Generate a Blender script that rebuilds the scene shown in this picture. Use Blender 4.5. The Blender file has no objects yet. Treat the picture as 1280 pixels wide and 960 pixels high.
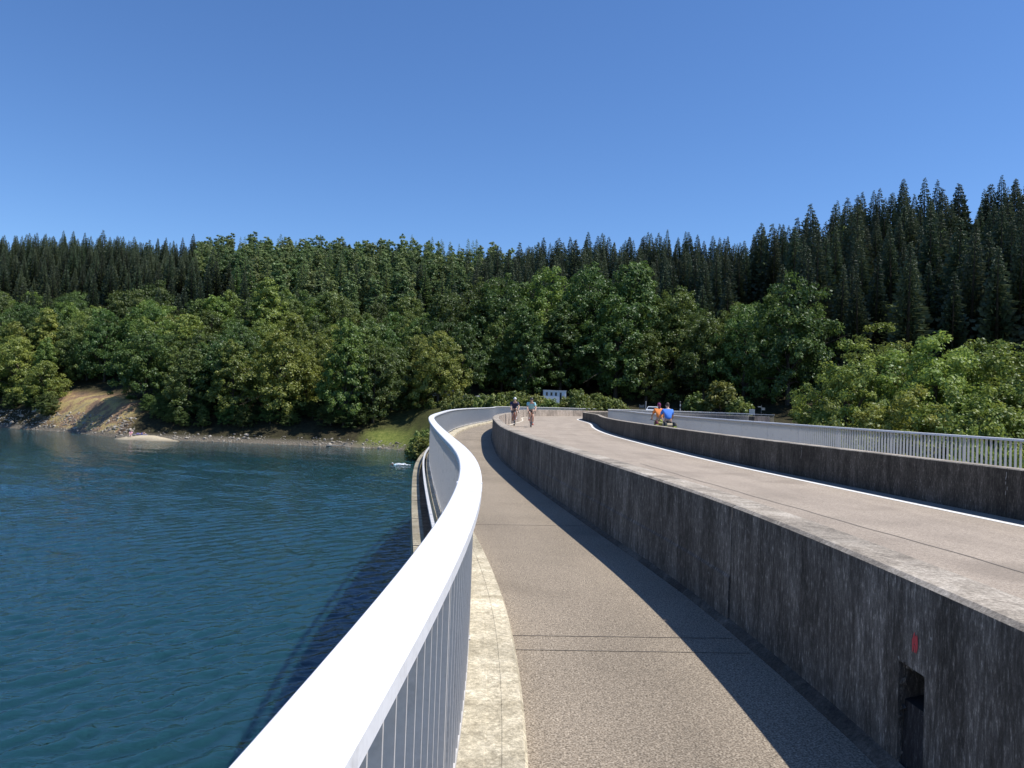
import bpy, bmesh, math, random
import numpy as np
from mathutils import Vector, Matrix
R = math.radians
C = bpy.data.collections.new("place"); 
scene = bpy.context.scene
scene.collection.children.link(C)

# ------------------------------------------------------------------ camera
CAM = bpy.data.cameras.new("camera"); cam = bpy.data.objects.new("camera", CAM); C.objects.link(cam)
CAM.sensor_width = 36.0; CAM.lens = 36.0*960.93/1280.0
CAM.clip_start = 0.05; CAM.clip_end = 3000
cam.matrix_world = Matrix.Rotation(R(90)+math.atan((503.02-480)/960.93), 4, 'X') @ Matrix.Rotation(R(1.968), 4, 'Z')
scene.camera = cam

# ------------------------------------------------------------------ sky, sun, exposure
SUN_EL, SUN_AZ = R(61.0), R(98.0)            # azimuth clockwise from +Y (straight ahead); the sun stands to the right
world = bpy.data.worlds.new("World"); scene.world = world; world.use_nodes = True
nt = world.node_tree; bg = nt.nodes['Background']
sky = nt.nodes.new('ShaderNodeTexSky'); sky.sky_type = 'NISHITA'; sky.sun_disc = False
sky.sun_elevation = SUN_EL; sky.sun_rotation = SUN_AZ; sky.altitude = 450
sky.air_density = 1.0; sky.dust_density = 0.2; sky.ozone_density = 4.0
hs = nt.nodes.new('ShaderNodeHueSaturation'); hs.inputs['Saturation'].default_value = 1.1
wb = nt.nodes.new('ShaderNodeMix'); wb.data_type = 'RGBA'; wb.blend_type = 'MULTIPLY'; wb.inputs[0].default_value = 1.0
wb.inputs[7].default_value = (.86, .965, 1.14, 1)          # the camera's cool white balance
nt.links.new(sky.outputs[0], hs.inputs['Color']); nt.links.new(hs.outputs[0], wb.inputs[6])
nt.links.new(wb.outputs[2], bg.inputs[0]); bg.inputs[1].default_value = 0.10
SL = bpy.data.lights.new("sun", 'SUN'); SL.energy = 4.2; SL.angle = R(0.53); SL.color = (1.0, 0.955, 0.88)
sun = bpy.data.objects.new("sun", SL); C.objects.link(sun)
sdir = Vector((math.cos(SUN_EL)*math.sin(SUN_AZ), math.cos(SUN_EL)*math.cos(SUN_AZ), math.sin(SUN_EL)))
sun.rotation_euler = sdir.to_track_quat('Z', 'Y').to_euler(); sun.location = sdir*200
vs = scene.view_settings; vs.view_transform = 'Standard'; vs.look = 'None'; vs.exposure = 0.46; vs.gamma = 1.0
vs.use_curve_mapping = False
scene.cycles.max_bounces = 6; scene.cycles.diffuse_bounces = 3; scene.cycles.glossy_bounces = 3
scene.cycles.transmission_bounces = 3
scene.cycles.use_denoising = True

# ------------------------------------------------------------------ helpers
def tag(o, label=None, cat=None, group=None, kind=None):
    if label: o['label'] = label
    if cat: o['category'] = cat
    if group: o['group'] = group
    if kind: o['kind'] = kind
    return o
def empty(name, loc=(0, 0, 0), rz=0, label=None, cat=None, group=None):
    o = bpy.data.objects.new(name, None); C.objects.link(o)
    o.location = loc; o.rotation_euler = (0, 0, rz); o.empty_display_size = .3
    return tag(o, label, cat, group)

class MB:
    """collects faces; build() links them as one mesh object"""
    def __init__(s): s.v = []; s.f = []; s.uv = []; s.m = []; s.sm = []
    def face(s, pts, uvs=None, m=0, smooth=False):
        b = len(s.v); s.v += [tuple(p) for p in pts]; s.f.append(tuple(range(b, b+len(pts))))
        s.uv += list(uvs) if uvs else [(p[0], p[1]) for p in pts]
        s.m.append(m); s.sm.append(smooth)
    def grid(s, rows, closed=False, m=0, smooth=True, uvrows=None):
        """rows: list of rings of equal length; shared vertices"""
        b = len(s.v); n = len(rows[0])
        for r in rows: s.v += [tuple(p) for p in r]
        for i in range(len(rows)-1):
            for j in range(n if closed else n-1):
                k = (j+1) % n
                s.f.append((b+i*n+j, b+i*n+k, b+(i+1)*n+k, b+(i+1)*n+j))
                if uvrows:
                    s.uv += [uvrows[i][j], uvrows[i][k], uvrows[i+1][k], uvrows[i+1][j]]
                else:
                    s.uv += [(j, i), (j+1, i), (j+1, i+1), (j, i+1)]
                s.m.append(m); s.sm.append(smooth)
    def box(s, c, d, rot=None, m=0):
        x, y, z = [q/2 for q in d]; c = Vector(c)
        P = [Vector((sx*x, sy*y, sz*z)) for sz in (-1, 1) for sy in (-1, 1) for sx in (-1, 1)]
        if rot is not None: P = [rot @ p for p in P]
        P = [p+c for p in P]
        for f in ((0, 2, 3, 1), (4, 5, 7, 6), (0, 1, 5, 4), (2, 6, 7, 3), (0, 4, 6, 2), (1, 3, 7, 5)):
            s.face([P[i] for i in f], m=m)
    def tube(s, pts, rad, n=8, m=0, caps=True):
        pts = [Vector(p) for p in pts]
        if not hasattr(rad, '__len__'): rad = [rad]*len(pts)
        rows = []; ref = None
        for i, p in enumerate(pts):
            t = (pts[min(i+1, len(pts)-1)]-pts[max(i-1, 0)]).normalized()
            if ref is None: ref = Vector((0, 0, 1)) if abs(t.z) < .9 else Vector((1, 0, 0))
            a = t.cross(ref).normalized(); b_ = a.cross(t).normalized(); ref = b_
            rows.append([p+(a*math.cos(2*math.pi*k/n)+b_*math.sin(2*math.pi*k/n))*rad[i] for k in range(n)])
        s.grid(rows, closed=True, m=m)
        if caps:
            s.face(list(reversed(rows[0])), m=m); s.face(rows[-1], m=m)
    def torus(s, c, axis, R0, r, n=28, k=8, m=0):
        c = Vector(c); axis = Vector(axis).normalized()
        a = axis.orthogonal().normalized(); b_ = axis.cross(a)
        rows = []
        for i in range(n+1):
            t = 2*math.pi*i/n; d = a*math.cos(t)+b_*math.sin(t)
            rows.append([c+d*(R0+r*math.cos(2*math.pi*j/k))+axis*(r*math.sin(2*math.pi*j/k)) for j in range(k)])
        s.grid(rows, closed=True, m=m)
    def ball(s, c, r, n=12, k=8, m=0, rot=None, half=False):
        if not hasattr(r, '__len__'): r = (r, r, r)
        rows = []
        for i in range(k+1):
            ph = (-.5+i/k)*math.pi if not half else (i/k*.5)*math.pi
            row = []
            for j in range(n):
                t = 2*math.pi*j/n
                p = Vector((math.cos(ph)*math.cos(t)*r[0], math.cos(ph)*math.sin(t)*r[1], math.sin(ph)*r[2]))
                if rot is not None: p = rot @ p
                row.append(p+Vector(c))
            rows.append(row)
        s.grid(rows, closed=True, m=m)
    def build(s, name, mats, parent=None, merge=0.0):
        me = bpy.data.meshes.new(name); me.from_pydata(s.v, [], s.f)
        if not isinstance(mats, (list, tuple)): mats = [mats]
        for q in mats: me.materials.append(q)
        me.polygons.foreach_set('material_index', s.m); me.polygons.foreach_set('use_smooth', s.sm)
        uv = me.uv_layers.new(name='UVMap'); uv.data.foreach_set('uv', np.array(s.uv, dtype=np.float32).ravel())
        me.update()
        if merge:
            bm = bmesh.new(); bm.from_mesh(me); bmesh.ops.remove_doubles(bm, verts=bm.verts, dist=merge); bm.to_mesh(me); bm.free()
        o = bpy.data.objects.new(name, me); C.objects.link(o)
        if parent: o.parent = parent
        return o

def np_mesh(name, V, F, mats, parent=None, tint=None, matidx=None, link=True, smooth=False):
    """V (n,3), F (m,4) quads; tint per vertex"""
    me = bpy.data.meshes.new(name)
    V = np.asarray(V, dtype=np.float32); F = np.asarray(F, dtype=np.int32)
    k = F.shape[1]
    me.vertices.add(len(V)); me.vertices.foreach_set('co', V.ravel())
    me.loops.add(F.size); me.loops.foreach_set('vertex_index', F.ravel())
    me.polygons.add(len(F)); me.polygons.foreach_set('loop_start', np.arange(0, F.size, k, dtype=np.int32))
    me.polygons.foreach_set('loop_total', np.full(len(F), k, dtype=np.int32))
    if matidx is not None: me.polygons.foreach_set('material_index', matidx)
    me.polygons.foreach_set('use_smooth', np.full(len(F), bool(smooth)))
    for q in (mats if isinstance(mats, (list, tuple)) else [mats]): me.materials.append(q)
    if tint is not None:
        a = me.attributes.new('tint', 'FLOAT', 'POINT'); a.data.foreach_set('value', np.asarray(tint, dtype=np.float32))
    me.update(calc_edges=True); me.validate()
    if not link: return me
    o = bpy.data.objects.new(name, me); C.objects.link(o)
    if parent: o.parent = parent
    return o

# ------------------------------------------------------------------ materials
def mat(name):
    m = bpy.data.materials.new(name); m.use_nodes = True
    nt = m.node_tree; return m, nt, nt.nodes['Principled BSDF']
def N(nt, typ, **kw):
    n = nt.nodes.new('ShaderNode'+typ)
    for k, v in kw.items():
        if k in n.inputs.keys() if isinstance(k, str) else False: n.inputs[k].default_value = v
        else: setattr(n, k, v)
    return n
def L(nt, a, b): nt.links.new(a, b)
def simple(name, col, rough=.6, metal=0, spec=.5):
    m, nt, b = mat(name); b.inputs['Base Color'].default_value = (*col, 1); b.inputs['Roughness'].default_value = rough
    b.inputs['Metallic'].default_value = metal; b.inputs['Specular IOR Level'].default_value = spec; return m
def coords(nt, src='UV', scale=(1, 1, 1)):
    t = N(nt, 'TexCoord'); mp = N(nt, 'Mapping'); mp.inputs['Scale'].default_value = scale
    if src == 'WORLD':
        g = N(nt, 'NewGeometry'); L(nt, g.outputs['Position'], mp.inputs[0])
    else: L(nt, t.outputs[src], mp.inputs[0])
    return mp.outputs[0]
def noise(nt, vec, scale, detail=4, rough=.55, dist=0):
    n = N(nt, 'TexNoise'); n.inputs['Scale'].default_value = scale; n.inputs['Detail'].default_value = detail
    n.inputs['Roughness'].default_value = rough; n.inputs['Distortion'].default_value = dist
    L(nt, vec, n.inputs['Vector']); return n.outputs['Fac']
def ramp(nt, fac, stops):
    r = N(nt, 'ValToRGB'); e = r.color_ramp.elements
    while len(e) < len(stops): e.new(.5)
    for q, (p, c) in zip(e, stops):
        q.position = p; q.color = (*c, 1) if hasattr(c, '__len__') else (c, c, c, 1)
    L(nt, fac, r.inputs[0]); return r.outputs[0]
def mix(nt, fac, a, b, mode='MIX'):
    n = N(nt, 'Mix'); n.data_type = 'RGBA'; n.blend_type = mode
    for q, i in ((fac, 0), (a, 6), (b, 7)):
        if hasattr(q, 'is_linked'): L(nt, q, n.inputs[i])
        else: n.inputs[i].default_value = q if i == 0 else (*q, 1)
    return n.outputs[2]
def bump(nt, b, h, strength, dist):
    n = N(nt, 'Bump'); n.inputs['Strength'].default_value = strength; n.inputs['Distance'].default_value = dist
    L(nt, h, n.inputs['Height']); L(nt, n.outputs[0], b.inputs['Normal']); return n

def asphalt(name, base, dark, light, joints=None):
    m, nt, b = mat(name); w = coords(nt, 'WORLD')
    sp = noise(nt, w, 95, 2, .6); sp2 = noise(nt, w, 38, 3, .6)
    c1 = ramp(nt, sp, [(.33, dark), (.5, base), (.67, light)])
    c2 = ramp(nt, sp2, [(.3, .72), (.5, 1.0), (.7, 1.22)])
    big = ramp(nt, noise(nt, w, .55, 5, .6), [(.25, .8), (.5, 1.0), (.75, 1.1)])
    uv = coords(nt, 'UV', (.12, 1.6, 1))
    lane = ramp(nt, noise(nt, uv, 1.0, 3, .5), [(.3, .88), (.55, 1.0), (.75, 1.05)])
    c = mix(nt, 1.0, c1, c2, 'MULTIPLY'); c = mix(nt, 1.0, c, big, 'MULTIPLY'); c = mix(nt, 1.0, c, lane, 'MULTIPLY')
    blot = ramp(nt, noise(nt, coords(nt, 'UV', (.9, .8, 1)), .8, 2, .4), [(.62, 0.0), (.74, .45)])
    c = mix(nt, blot, c, tuple(q*.55 for q in base))
    L(nt, c, b.inputs['Base Color']); b.inputs['Roughness'].default_value = .9; b.inputs['Specular IOR Level'].default_value = .25
    bump(nt, b, sp, .55, .006); return m
M = {}
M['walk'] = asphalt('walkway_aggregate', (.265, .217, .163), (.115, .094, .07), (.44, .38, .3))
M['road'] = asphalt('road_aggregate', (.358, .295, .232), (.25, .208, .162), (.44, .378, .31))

def concrete(name, c0, c1, c2, streak=True, scale=1.0, bumpd=.004):
    m, nt, b = mat(name)
    uvs = coords(nt, 'UV', (5.5*scale, 1.0, 1)); w = coords(nt, 'WORLD')
    a = noise(nt, uvs if streak else w, 1.0 if streak else 3.0, 8, .68, 1.1)
    fine = noise(nt, coords(nt, 'UV', (40, 5, 1)) if streak else w, 1.0 if streak else 45, 4, .7)
    big = noise(nt, coords(nt, 'UV', (.8, .5, 1)), 1.0, 4, .6)
    grit = noise(nt, w, 130, 2, .6); fleck = noise(nt, coords(nt, 'UV', (75, 15, 1)), 1.0, 3, .75)
    col = ramp(nt, a, [(.33, c0), (.5, c1), (.66, c2)])
    col = mix(nt, 1.0, col, ramp(nt, fine, [(.3, .6), (.5, 1.0), (.72, 1.55)]), 'MULTIPLY')
    col = mix(nt, 1.0, col, ramp(nt, big, [(.3, .6), (.5, 1.0), (.7, 1.3)]), 'MULTIPLY')
    col = mix(nt, 1.0, col, ramp(nt, grit, [(.3, .8), (.5, 1.0), (.7, 1.2)]), 'MULTIPLY')
    if streak:
        col = mix(nt, 1.0, col, ramp(nt, fleck, [(.35, .7), (.53, .95), (.61, 1.6), (.72, 3.2)]), 'MULTIPLY')
    if streak:   # pale lichen specks
        v = N(nt, 'TexVoronoi'); v.inputs['Scale'].default_value = 9.0; v.inputs['Randomness'].default_value = 1
        L(nt, w, v.inputs['Vector'])
        spk = ramp(nt, v.outputs['Distance'], [(.045, 1.0), (.075, 0.0)])
        sel = ramp(nt, noise(nt, w, 2.3, 2, .5), [(.56, 0.0), (.62, .8)])
        k = mix(nt, 1.0, spk, sel, 'MULTIPLY'); col = mix(nt, k, col, (.33, .33, .32))
    L(nt, col, b.inputs['Base Color']); b.inputs['Roughness'].default_value = .92; b.inputs['Specular IOR Level'].default_value = .2
    h = mix(nt, .5, fine, grit); bump(nt, b, h, .6, bumpd); return m
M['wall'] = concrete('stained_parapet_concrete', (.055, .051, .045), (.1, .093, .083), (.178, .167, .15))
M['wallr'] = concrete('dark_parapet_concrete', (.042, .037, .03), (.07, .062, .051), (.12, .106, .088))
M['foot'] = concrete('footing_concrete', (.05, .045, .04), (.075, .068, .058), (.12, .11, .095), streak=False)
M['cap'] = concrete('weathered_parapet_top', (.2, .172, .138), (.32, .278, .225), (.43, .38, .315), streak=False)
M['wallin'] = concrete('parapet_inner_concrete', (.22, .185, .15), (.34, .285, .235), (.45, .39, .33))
M['kerb'] = concrete('kerb_concrete', (.33, .285, .2), (.46, .405, .295), (.57, .51, .385), streak=False)
M['ledge'] = concrete('ledge_concrete', (.2, .175, .125), (.31, .275, .2), (.4, .36, .28), streak=False)
M['dam'] = concrete('dam_concrete', (.1, .095, .085), (.17, .165, .15), (.25, .24, .22))

def paint(name, col, rough=.45, wear=(.55, .55, .55), amt=.5, spec=.4):
    m, nt, b = mat(name); w = coords(nt, 'WORLD')
    n1 = noise(nt, w, 7, 6, .7); n2 = noise(nt, w, 60, 3, .6)
    k = ramp(nt, n1, [(.56, 0.0), (.72, amt)])
    c = mix(nt, k, col, wear); c = mix(nt, 1.0, c, ramp(nt, n2, [(.3, .93), (.7, 1.04)]), 'MULTIPLY')
    L(nt, c, b.inputs['Base Color']); b.inputs['Roughness'].default_value = rough; b.inputs['Specular IOR Level'].default_value = spec
    return m
M['rail'] = paint('handrail_paint', (.80, .80, .81), .42, (.5, .49, .47), .6)
M['bar'] = paint('railing_bar_galvanised', (.57, .55, .52), .5, (.34, .33, .31), .6)
M['line'] = paint('road_line_paint', (.74, .73, .71), .7, (.45, .4, .34), .9, .2)
M['lineold'] = paint('worn_line_paint', (.6, .56, .48), .8, (.36, .29, .23), 1.0, .2)
M['seam'] = simple('tar_seam', (.185, .158, .128), .85)
M['black'] = simple('black_rubber', (.02, .02, .02), .7)
M['hole'] = simple('hole_shade_black', (.018, .018, .019), .9, 0, .2)  # shade inside the drain hole, put into the colour as near black
M['damp'] = concrete('damp_concrete', (.014, .014, .015), (.024, .024, .026), (.04, .04, .043))

def leafmat(name, c_dark, c_mid, c_tip, transl=.28, var=.35):
    m = bpy.data.materials.new(name); m.use_nodes = True; nt = m.node_tree
    nt.nodes.remove(nt.nodes['Principled BSDF']); out = nt.nodes['Material Output']
    at = N(nt, 'Attribute'); at.attribute_name = 'tint'
    c = ramp(nt, at.outputs['Fac'], [(0, c_dark), (.5, c_mid), (1, c_tip)])
    oi = N(nt, 'ObjectInfo'); hsv = N(nt, 'HueSaturation')
    mr = N(nt, 'MapRange'); mr.inputs[3].default_value = 1-var; mr.inputs[4].default_value = 1+var
    L(nt, oi.outputs['Random'], mr.inputs[0]); L(nt, mr.outputs[0], hsv.inputs['Value'])
    ml = N(nt, 'Math'); ml.operation = 'MULTIPLY_ADD'; ml.inputs[1].default_value = 7.13; ml.inputs[2].default_value = .31
    L(nt, oi.outputs['Random'], ml.inputs[0]); fr = N(nt, 'Math'); fr.operation = 'FRACT'; L(nt, ml.outputs[0], fr.inputs[0])
    m2 = N(nt, 'MapRange'); m2.inputs[3].default_value = .475; m2.inputs[4].default_value = .525
    L(nt, fr.outputs[0], m2.inputs[0]); L(nt, m2.outputs[0], hsv.inputs['Hue']); L(nt, c, hsv.inputs['Color'])
    d = N(nt, 'BsdfDiffuse'); t = N(nt, 'BsdfTranslucent'); g = N(nt, 'BsdfGlossy'); g.inputs['Roughness'].default_value = .45
    g.inputs['Color'].default_value = (.9, .95, 1, 1)
    L(nt, hsv.outputs[0], d.inputs[0]); L(nt, hsv.outputs[0], t.inputs[0])
    a = N(nt, 'MixShader'); a.inputs[0].default_value = transl; L(nt, d.outputs[0], a.inputs[1]); L(nt, t.outputs[0], a.inputs[2])
    e = N(nt, 'MixShader'); e.inputs[0].default_value = .025; L(nt, a.outputs[0], e.inputs[1]); L(nt, g.outputs[0], e.inputs[2])
    L(nt, e.outputs[0], out.inputs[0]); return m
M['leaf'] = leafmat('broadleaf_foliage', (.068, .112, .028), (.112, .17, .04), (.185, .238, .056), .4)
M['leafy'] = leafmat('light_broadleaf_foliage', (.138, .192, .042), (.215, .275, .056), (.33, .37, .078), .4, .2)
M['valley'] = leafmat('valley_tree_foliage', (.15, .195, .04), (.245, .29, .056), (.39, .4, .085), .42, .2)
M['needle'] = leafmat('spruce_foliage', (.034, .047, .022), (.052, .07, .03), (.083, .102, .04), .18, .4)
M['larch'] = leafmat('larch_foliage', (.12, .165, .058), (.165, .225, .076), (.235, .285, .098), .38, .2)
M['shrub'] = leafmat('shrub_foliage', (.11, .15, .036), (.18, .22, .05), (.27, .295, .08), .36, .2)
def barkm():
    m, nt, b = mat('bark'); n = noise(nt, coords(nt, 'Object', (9, 9, 1.2)), 1.0, 5, .7)
    L(nt, ramp(nt, n, [(.3, (.03, .024, .018)), (.7, (.1, .082, .062))]), b.inputs['Base Color']); b.inputs['Roughness'].default_value = .95
    return m
M['bark'] = barkm()

# ------------------------------------------------------------------ the line of the dam crest (plan curve fitted to the photograph)
KN = np.array([0, 5, 8, 11, 14, 17, 21, 26, 33, 41, 50, 58, 65, 72, 80, 88, 96, 110, 140.])
KV = np.array([.65, -1.26, -3.169, -3.196, .196, .225, .281, 1.192, -.039, .692, .647, .464, -1.336, -.259, 2.267, 2.145, 2.216, 4.325, 5.83])
S_ = np.linspace(-12, 140, 1521); DS = S_[1]-S_[0]
_k = np.interp(S_, KN, KV)/100; _k[S_ < 0] = 0.0
_th = np.concatenate([[0], np.cumsum((_k[1:]+_k[:-1])/2*DS)]); i5 = int(round(17/DS)); _th += .0691-_th[i5]
_tm = (_th[1:]+_th[:-1])/2
_X = np.concatenate([[0], np.cumsum(np.sin(_tm)*DS)]); _Y = np.concatenate([[0], np.cumsum(np.cos(_tm)*DS)])
_X += -.247-_X[i5]; _Y -= _Y[i5]
def P(s, o, z):
    th = np.interp(s, S_, _th)
    return Vector((np.interp(s, S_, _X)+o*math.cos(th), np.interp(s, S_, _Y)-o*math.sin(th), z))
def HD(s): return float(np.interp(s, S_, _th))
S0, S1 = -11.0, 136.0
Z_WALK, Z_ROAD, Z_TOP, Z_RAILL, Z_RAILR = -1.6, -1.43, -.709, -.446, -.352
O_W0, O_W1 = 1.912, 2.196                     # waterside parapet
O_V0, O_V1 = 8.14, 8.42                       # downstream parapet
O_RR = 10.559
def srange(a, b, st): return list(np.linspace(a, b, max(2, int(round((b-a)/st))+1)))
def sweep(mb, prof, a, b, st=.4, m=None, caps=True, smooth=True, closed=True):
    """prof: list of (offset, z), swept along the crest; separate strips per profile edge (hard edges)"""
    ss = srange(a, b, st); n = len(prof)
    pts = [[P(s, o, z) for s in ss] for o, z in prof]
    per = 0
    for i in range(n if closed else n-1):
        j = (i+1) % n
        (o0, z0), (o1, z1) = prof[i], prof[j]
        vert = abs(z1-z0) > abs(o1-o0)
        v0, v1 = (z0, z1) if vert else (o0, o1)
        uvr = [[(s, v0) for s in ss], [(s, v1) for s in ss]]
        mb.grid([pts[i], pts[j]], m=(m[i] if m else 0), smooth=smooth, uvrows=uvr)
    if caps and closed:
        mb.face([q[0] for q in pts], [(p[0], p[1]) for p in prof], m=(m[0] if m else 0))
        mb.face([q[-1] for q in reversed(pts)], [(p[0], p[1]) for p in reversed(prof)], m=(m[0] if m else 0))

# ------------------------------------------------------------------ terrain
UT = np.array([-3, -1.5, -.667, -.56, -.5, -.3, -.16, -.13, -.1, -.08, -.03, .05, .12, .2, .28, .36, .45, .667, 1., 2., 4.])
YB = np.array([175, 160, 150, 138, 131, 130, 131, 129, 119, 109, 104, 99, 101, 104, 103, 101, 100, 96, 85, 60, 40.])
MBL = np.array([.45, .45, .5, .62, .5, .45, .38, .35, .4, .5, .5, .5, .5, .5, .5, .4, .35, .3, .3, .3, .3])
SH = np.array([0, 0, 0, 2, 3, 2, 6, 8, 12, 18, 28, 36, 36, 30, 22, 14, 4, 0, 0, 0, 0.])
Y1 = np.array([330, 320, 300, 300, 300, 290, 283, 280, 277, 275, 266, 256, 250, 245, 236, 230, 220, 200, 180, 150, 120.])
Z1 = np.array([37, 39, 43.4, 43.4, 43.2, 42.6, 41.6, 41, 40, 39.5, 37.2, 36, 36, 36.4, 36.2, 34.5, 40, 40, 36, 30, 26.])
Z_WATER = -7.6
def hsh(x, y): return np.sin(x*.071+1.3)*np.cos(y*.063-.4)+.6*np.sin(x*.17-y*.11+.8)+.35*np.sin(x*.41+.3)*np.cos(y*.37)
def T(x, y):
    x = np.asarray(x, float); y = np.asarray(y, float)
    yy = np.maximum(y, 30.0); u = x/yy
    g = lambda tab: np.interp(u, UT, tab)
    yb, mb_, sh, y1, z1 = g(YB), g(MBL), g(SH), g(Y1), g(Z1)
    lo = -1.75-(yb-y)*mb_
    # the foot of the bank flattens at the water, then the lake bed / the valley floor
    left = np.clip((-x+2)/20, 0, 1)*np.clip((y-60)/30, 0, 1)
    floor = np.where(x < 5, -13.0, -17.0)
    lo = np.maximum(lo, floor)
    shelf = -1.75+.055*np.clip(y-yb, 0, sh)
    t = (y-yb-sh)/np.maximum(y1-yb-sh, 1)
    up = -1.75+.055*sh+(z1+1.75-.055*sh)*t
    beyond = z1-.02*(y-y1)-.00012*np.maximum(y-y1, 0)**2
    z = np.where(y < yb, lo, np.where(y < yb+sh, shelf, np.where(y < y1, up, np.maximum(beyond, -40))))
    amp = np.clip((y-yb-sh-4)/30, 0, 1)*1.3+.12*np.clip((y-yb)/-4, 0, 1)
    return z+hsh(x, y)*amp*np.where(y < 40, 0, 1)
def beach(x, y):   # low sand spit at the foot of the shaded bank
    return np.exp(-(((x+55.0+(y-116.8)*.9)/4.6)**2+((y-116.8)/1.7)**2))
def Tb(x, y):
    z = T(x, y); bz = Z_WATER-.35+1.15*beach(np.asarray(x, float), np.asarray(y, float))
    return np.where((np.asarray(x, float) < 4) & (np.asarray(y, float) > 30), np.maximum(z, bz), z)

def terrain():
    xs = np.unique(np.concatenate([np.linspace(-700, -170, 30), np.arange(-170, 130, 2.0), np.linspace(130, 700, 32)]))
    ys = np.unique(np.concatenate([np.linspace(-300, 40, 12), np.arange(40, 96, 4.0), np.arange(96, 150, 1.0), np.arange(150, 330, 4.0), np.linspace(330, 900, 24)]))
    XX, YY = np.meshgrid(xs, ys); ZZ = Tb(XX, YY)
    V = np.stack([XX.ravel(), YY.ravel(), ZZ.ravel()], 1); nx = len(xs); ny = len(ys)
    i = np.arange(ny-1)[:, None]*nx+np.arange(nx-1)[None]; i = i.ravel()
    F = np.stack([i, i+1, i+nx+1, i+nx], 1)
    m, nt, b = mat('hill_ground'); w = coords(nt, 'WORLD')
    a = N(nt, 'Attribute'); a.attribute_name = 'soil'; a2 = N(nt, 'Attribute'); a2.attribute_name = 'grass'; a3 = N(nt, 'Attribute'); a3.attribute_name = 'sand'
    n1 = noise(nt, w, .35, 6, .65); n2 = noise(nt, w, 1.7, 5, .7); n3 = noise(nt, w, 6, 4, .7)
    floor_ = ramp(nt, n2, [(.3, (.022, .02, .012)), (.55, (.05, .045, .025)), (.75, (.07, .075, .03))])
    soil = ramp(nt, n1, [(.36, (.2, .14, .1)), (.47, (.32, .21, .125)), (.56, (.46, .36, .15)), (.7, (.24, .19, .15))])
    soil = mix(nt, 1.0, soil, ramp(nt, n3, [(.3, .55), (.5, 1), (.7, 1.35)]), 'MULTIPLY')
    grass = ramp(nt, n2, [(.3, (.09, .12, .03)), (.55, (.17, .2, .05)), (.75, (.26, .26, .09))])
    sand = ramp(nt, n3, [(.3, (.46, .39, .27)), (.6, (.58, .5, .36))])
    g = N(nt, 'NewGeometry'); sx = N(nt, 'SeparateXYZ'); L(nt, g.outputs['Position'], sx.inputs[0])
    gravel = ramp(nt, n3, [(.3, (.07, .062, .05)), (.55, (.17, .15, .12)), (.75, (.3, .27, .22))])
    mr = N(nt, 'MapRange'); mr.inputs[1].default_value = Z_WATER+.4; mr.inputs[2].default_value = Z_WATER+.9
    mr.inputs[3].default_value = 1; mr.inputs[4].default_value = 0; L(nt, sx.outputs[2], mr.inputs[0])
    c = mix(nt, a.outputs['Fac'], floor_, soil); c = mix(nt, mr.outputs[0], c, gravel)
    c = mix(nt, a2.outputs['Fac'], c, grass); c = mix(nt, a3.outputs['Fac'], c, sand)
    L(nt, c, b.inputs['Base Color']); b.inputs['Roughness'].default_value = .95; b.inputs['Specular IOR Level'].default_value = .1
    bump(nt, b, n3, .8, .25)
    o = np_mesh('hillside', V, F, m, smooth=True)
    u = V[:, 0]/np.maximum(V[:, 1], 30); yb = np.interp(u, UT, YB); jit = hsh(V[:, 0]*3, V[:, 1]*3)*.01
    soilw = np.clip((u+jit+.605)/.012, 0, 1)*np.clip((-.487-u+jit)/.01, 0, 1)*np.clip((yb+6-V[:, 1])/3, 0, 1)
    grassw = np.clip((u+.205+jit)/.03, 0, 1)*np.clip((.12-u)/.03, 0, 1)*np.clip((V[:, 2]-Z_WATER-.25)/.3, 0, 1)*np.clip((yb+26-V[:, 1])/6, 0, 1)*np.clip(1-(V[:, 2]-Z_WATER-2.0)/1.2, .25, 1)
    sandw = np.clip(beach(V[:, 0], V[:, 1])*4-1.0, 0, 1)
    for nme, arr in (('soil', soilw), ('grass', grassw), ('sand', sandw)):
        at = o.data.attributes.new(nme, 'FLOAT', 'POINT'); at.data.foreach_set('value', arr.astype(np.float32))
    tag(o, 'wooded hillside rising from the lake shore', None, None, 'structure')
terrain()

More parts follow.
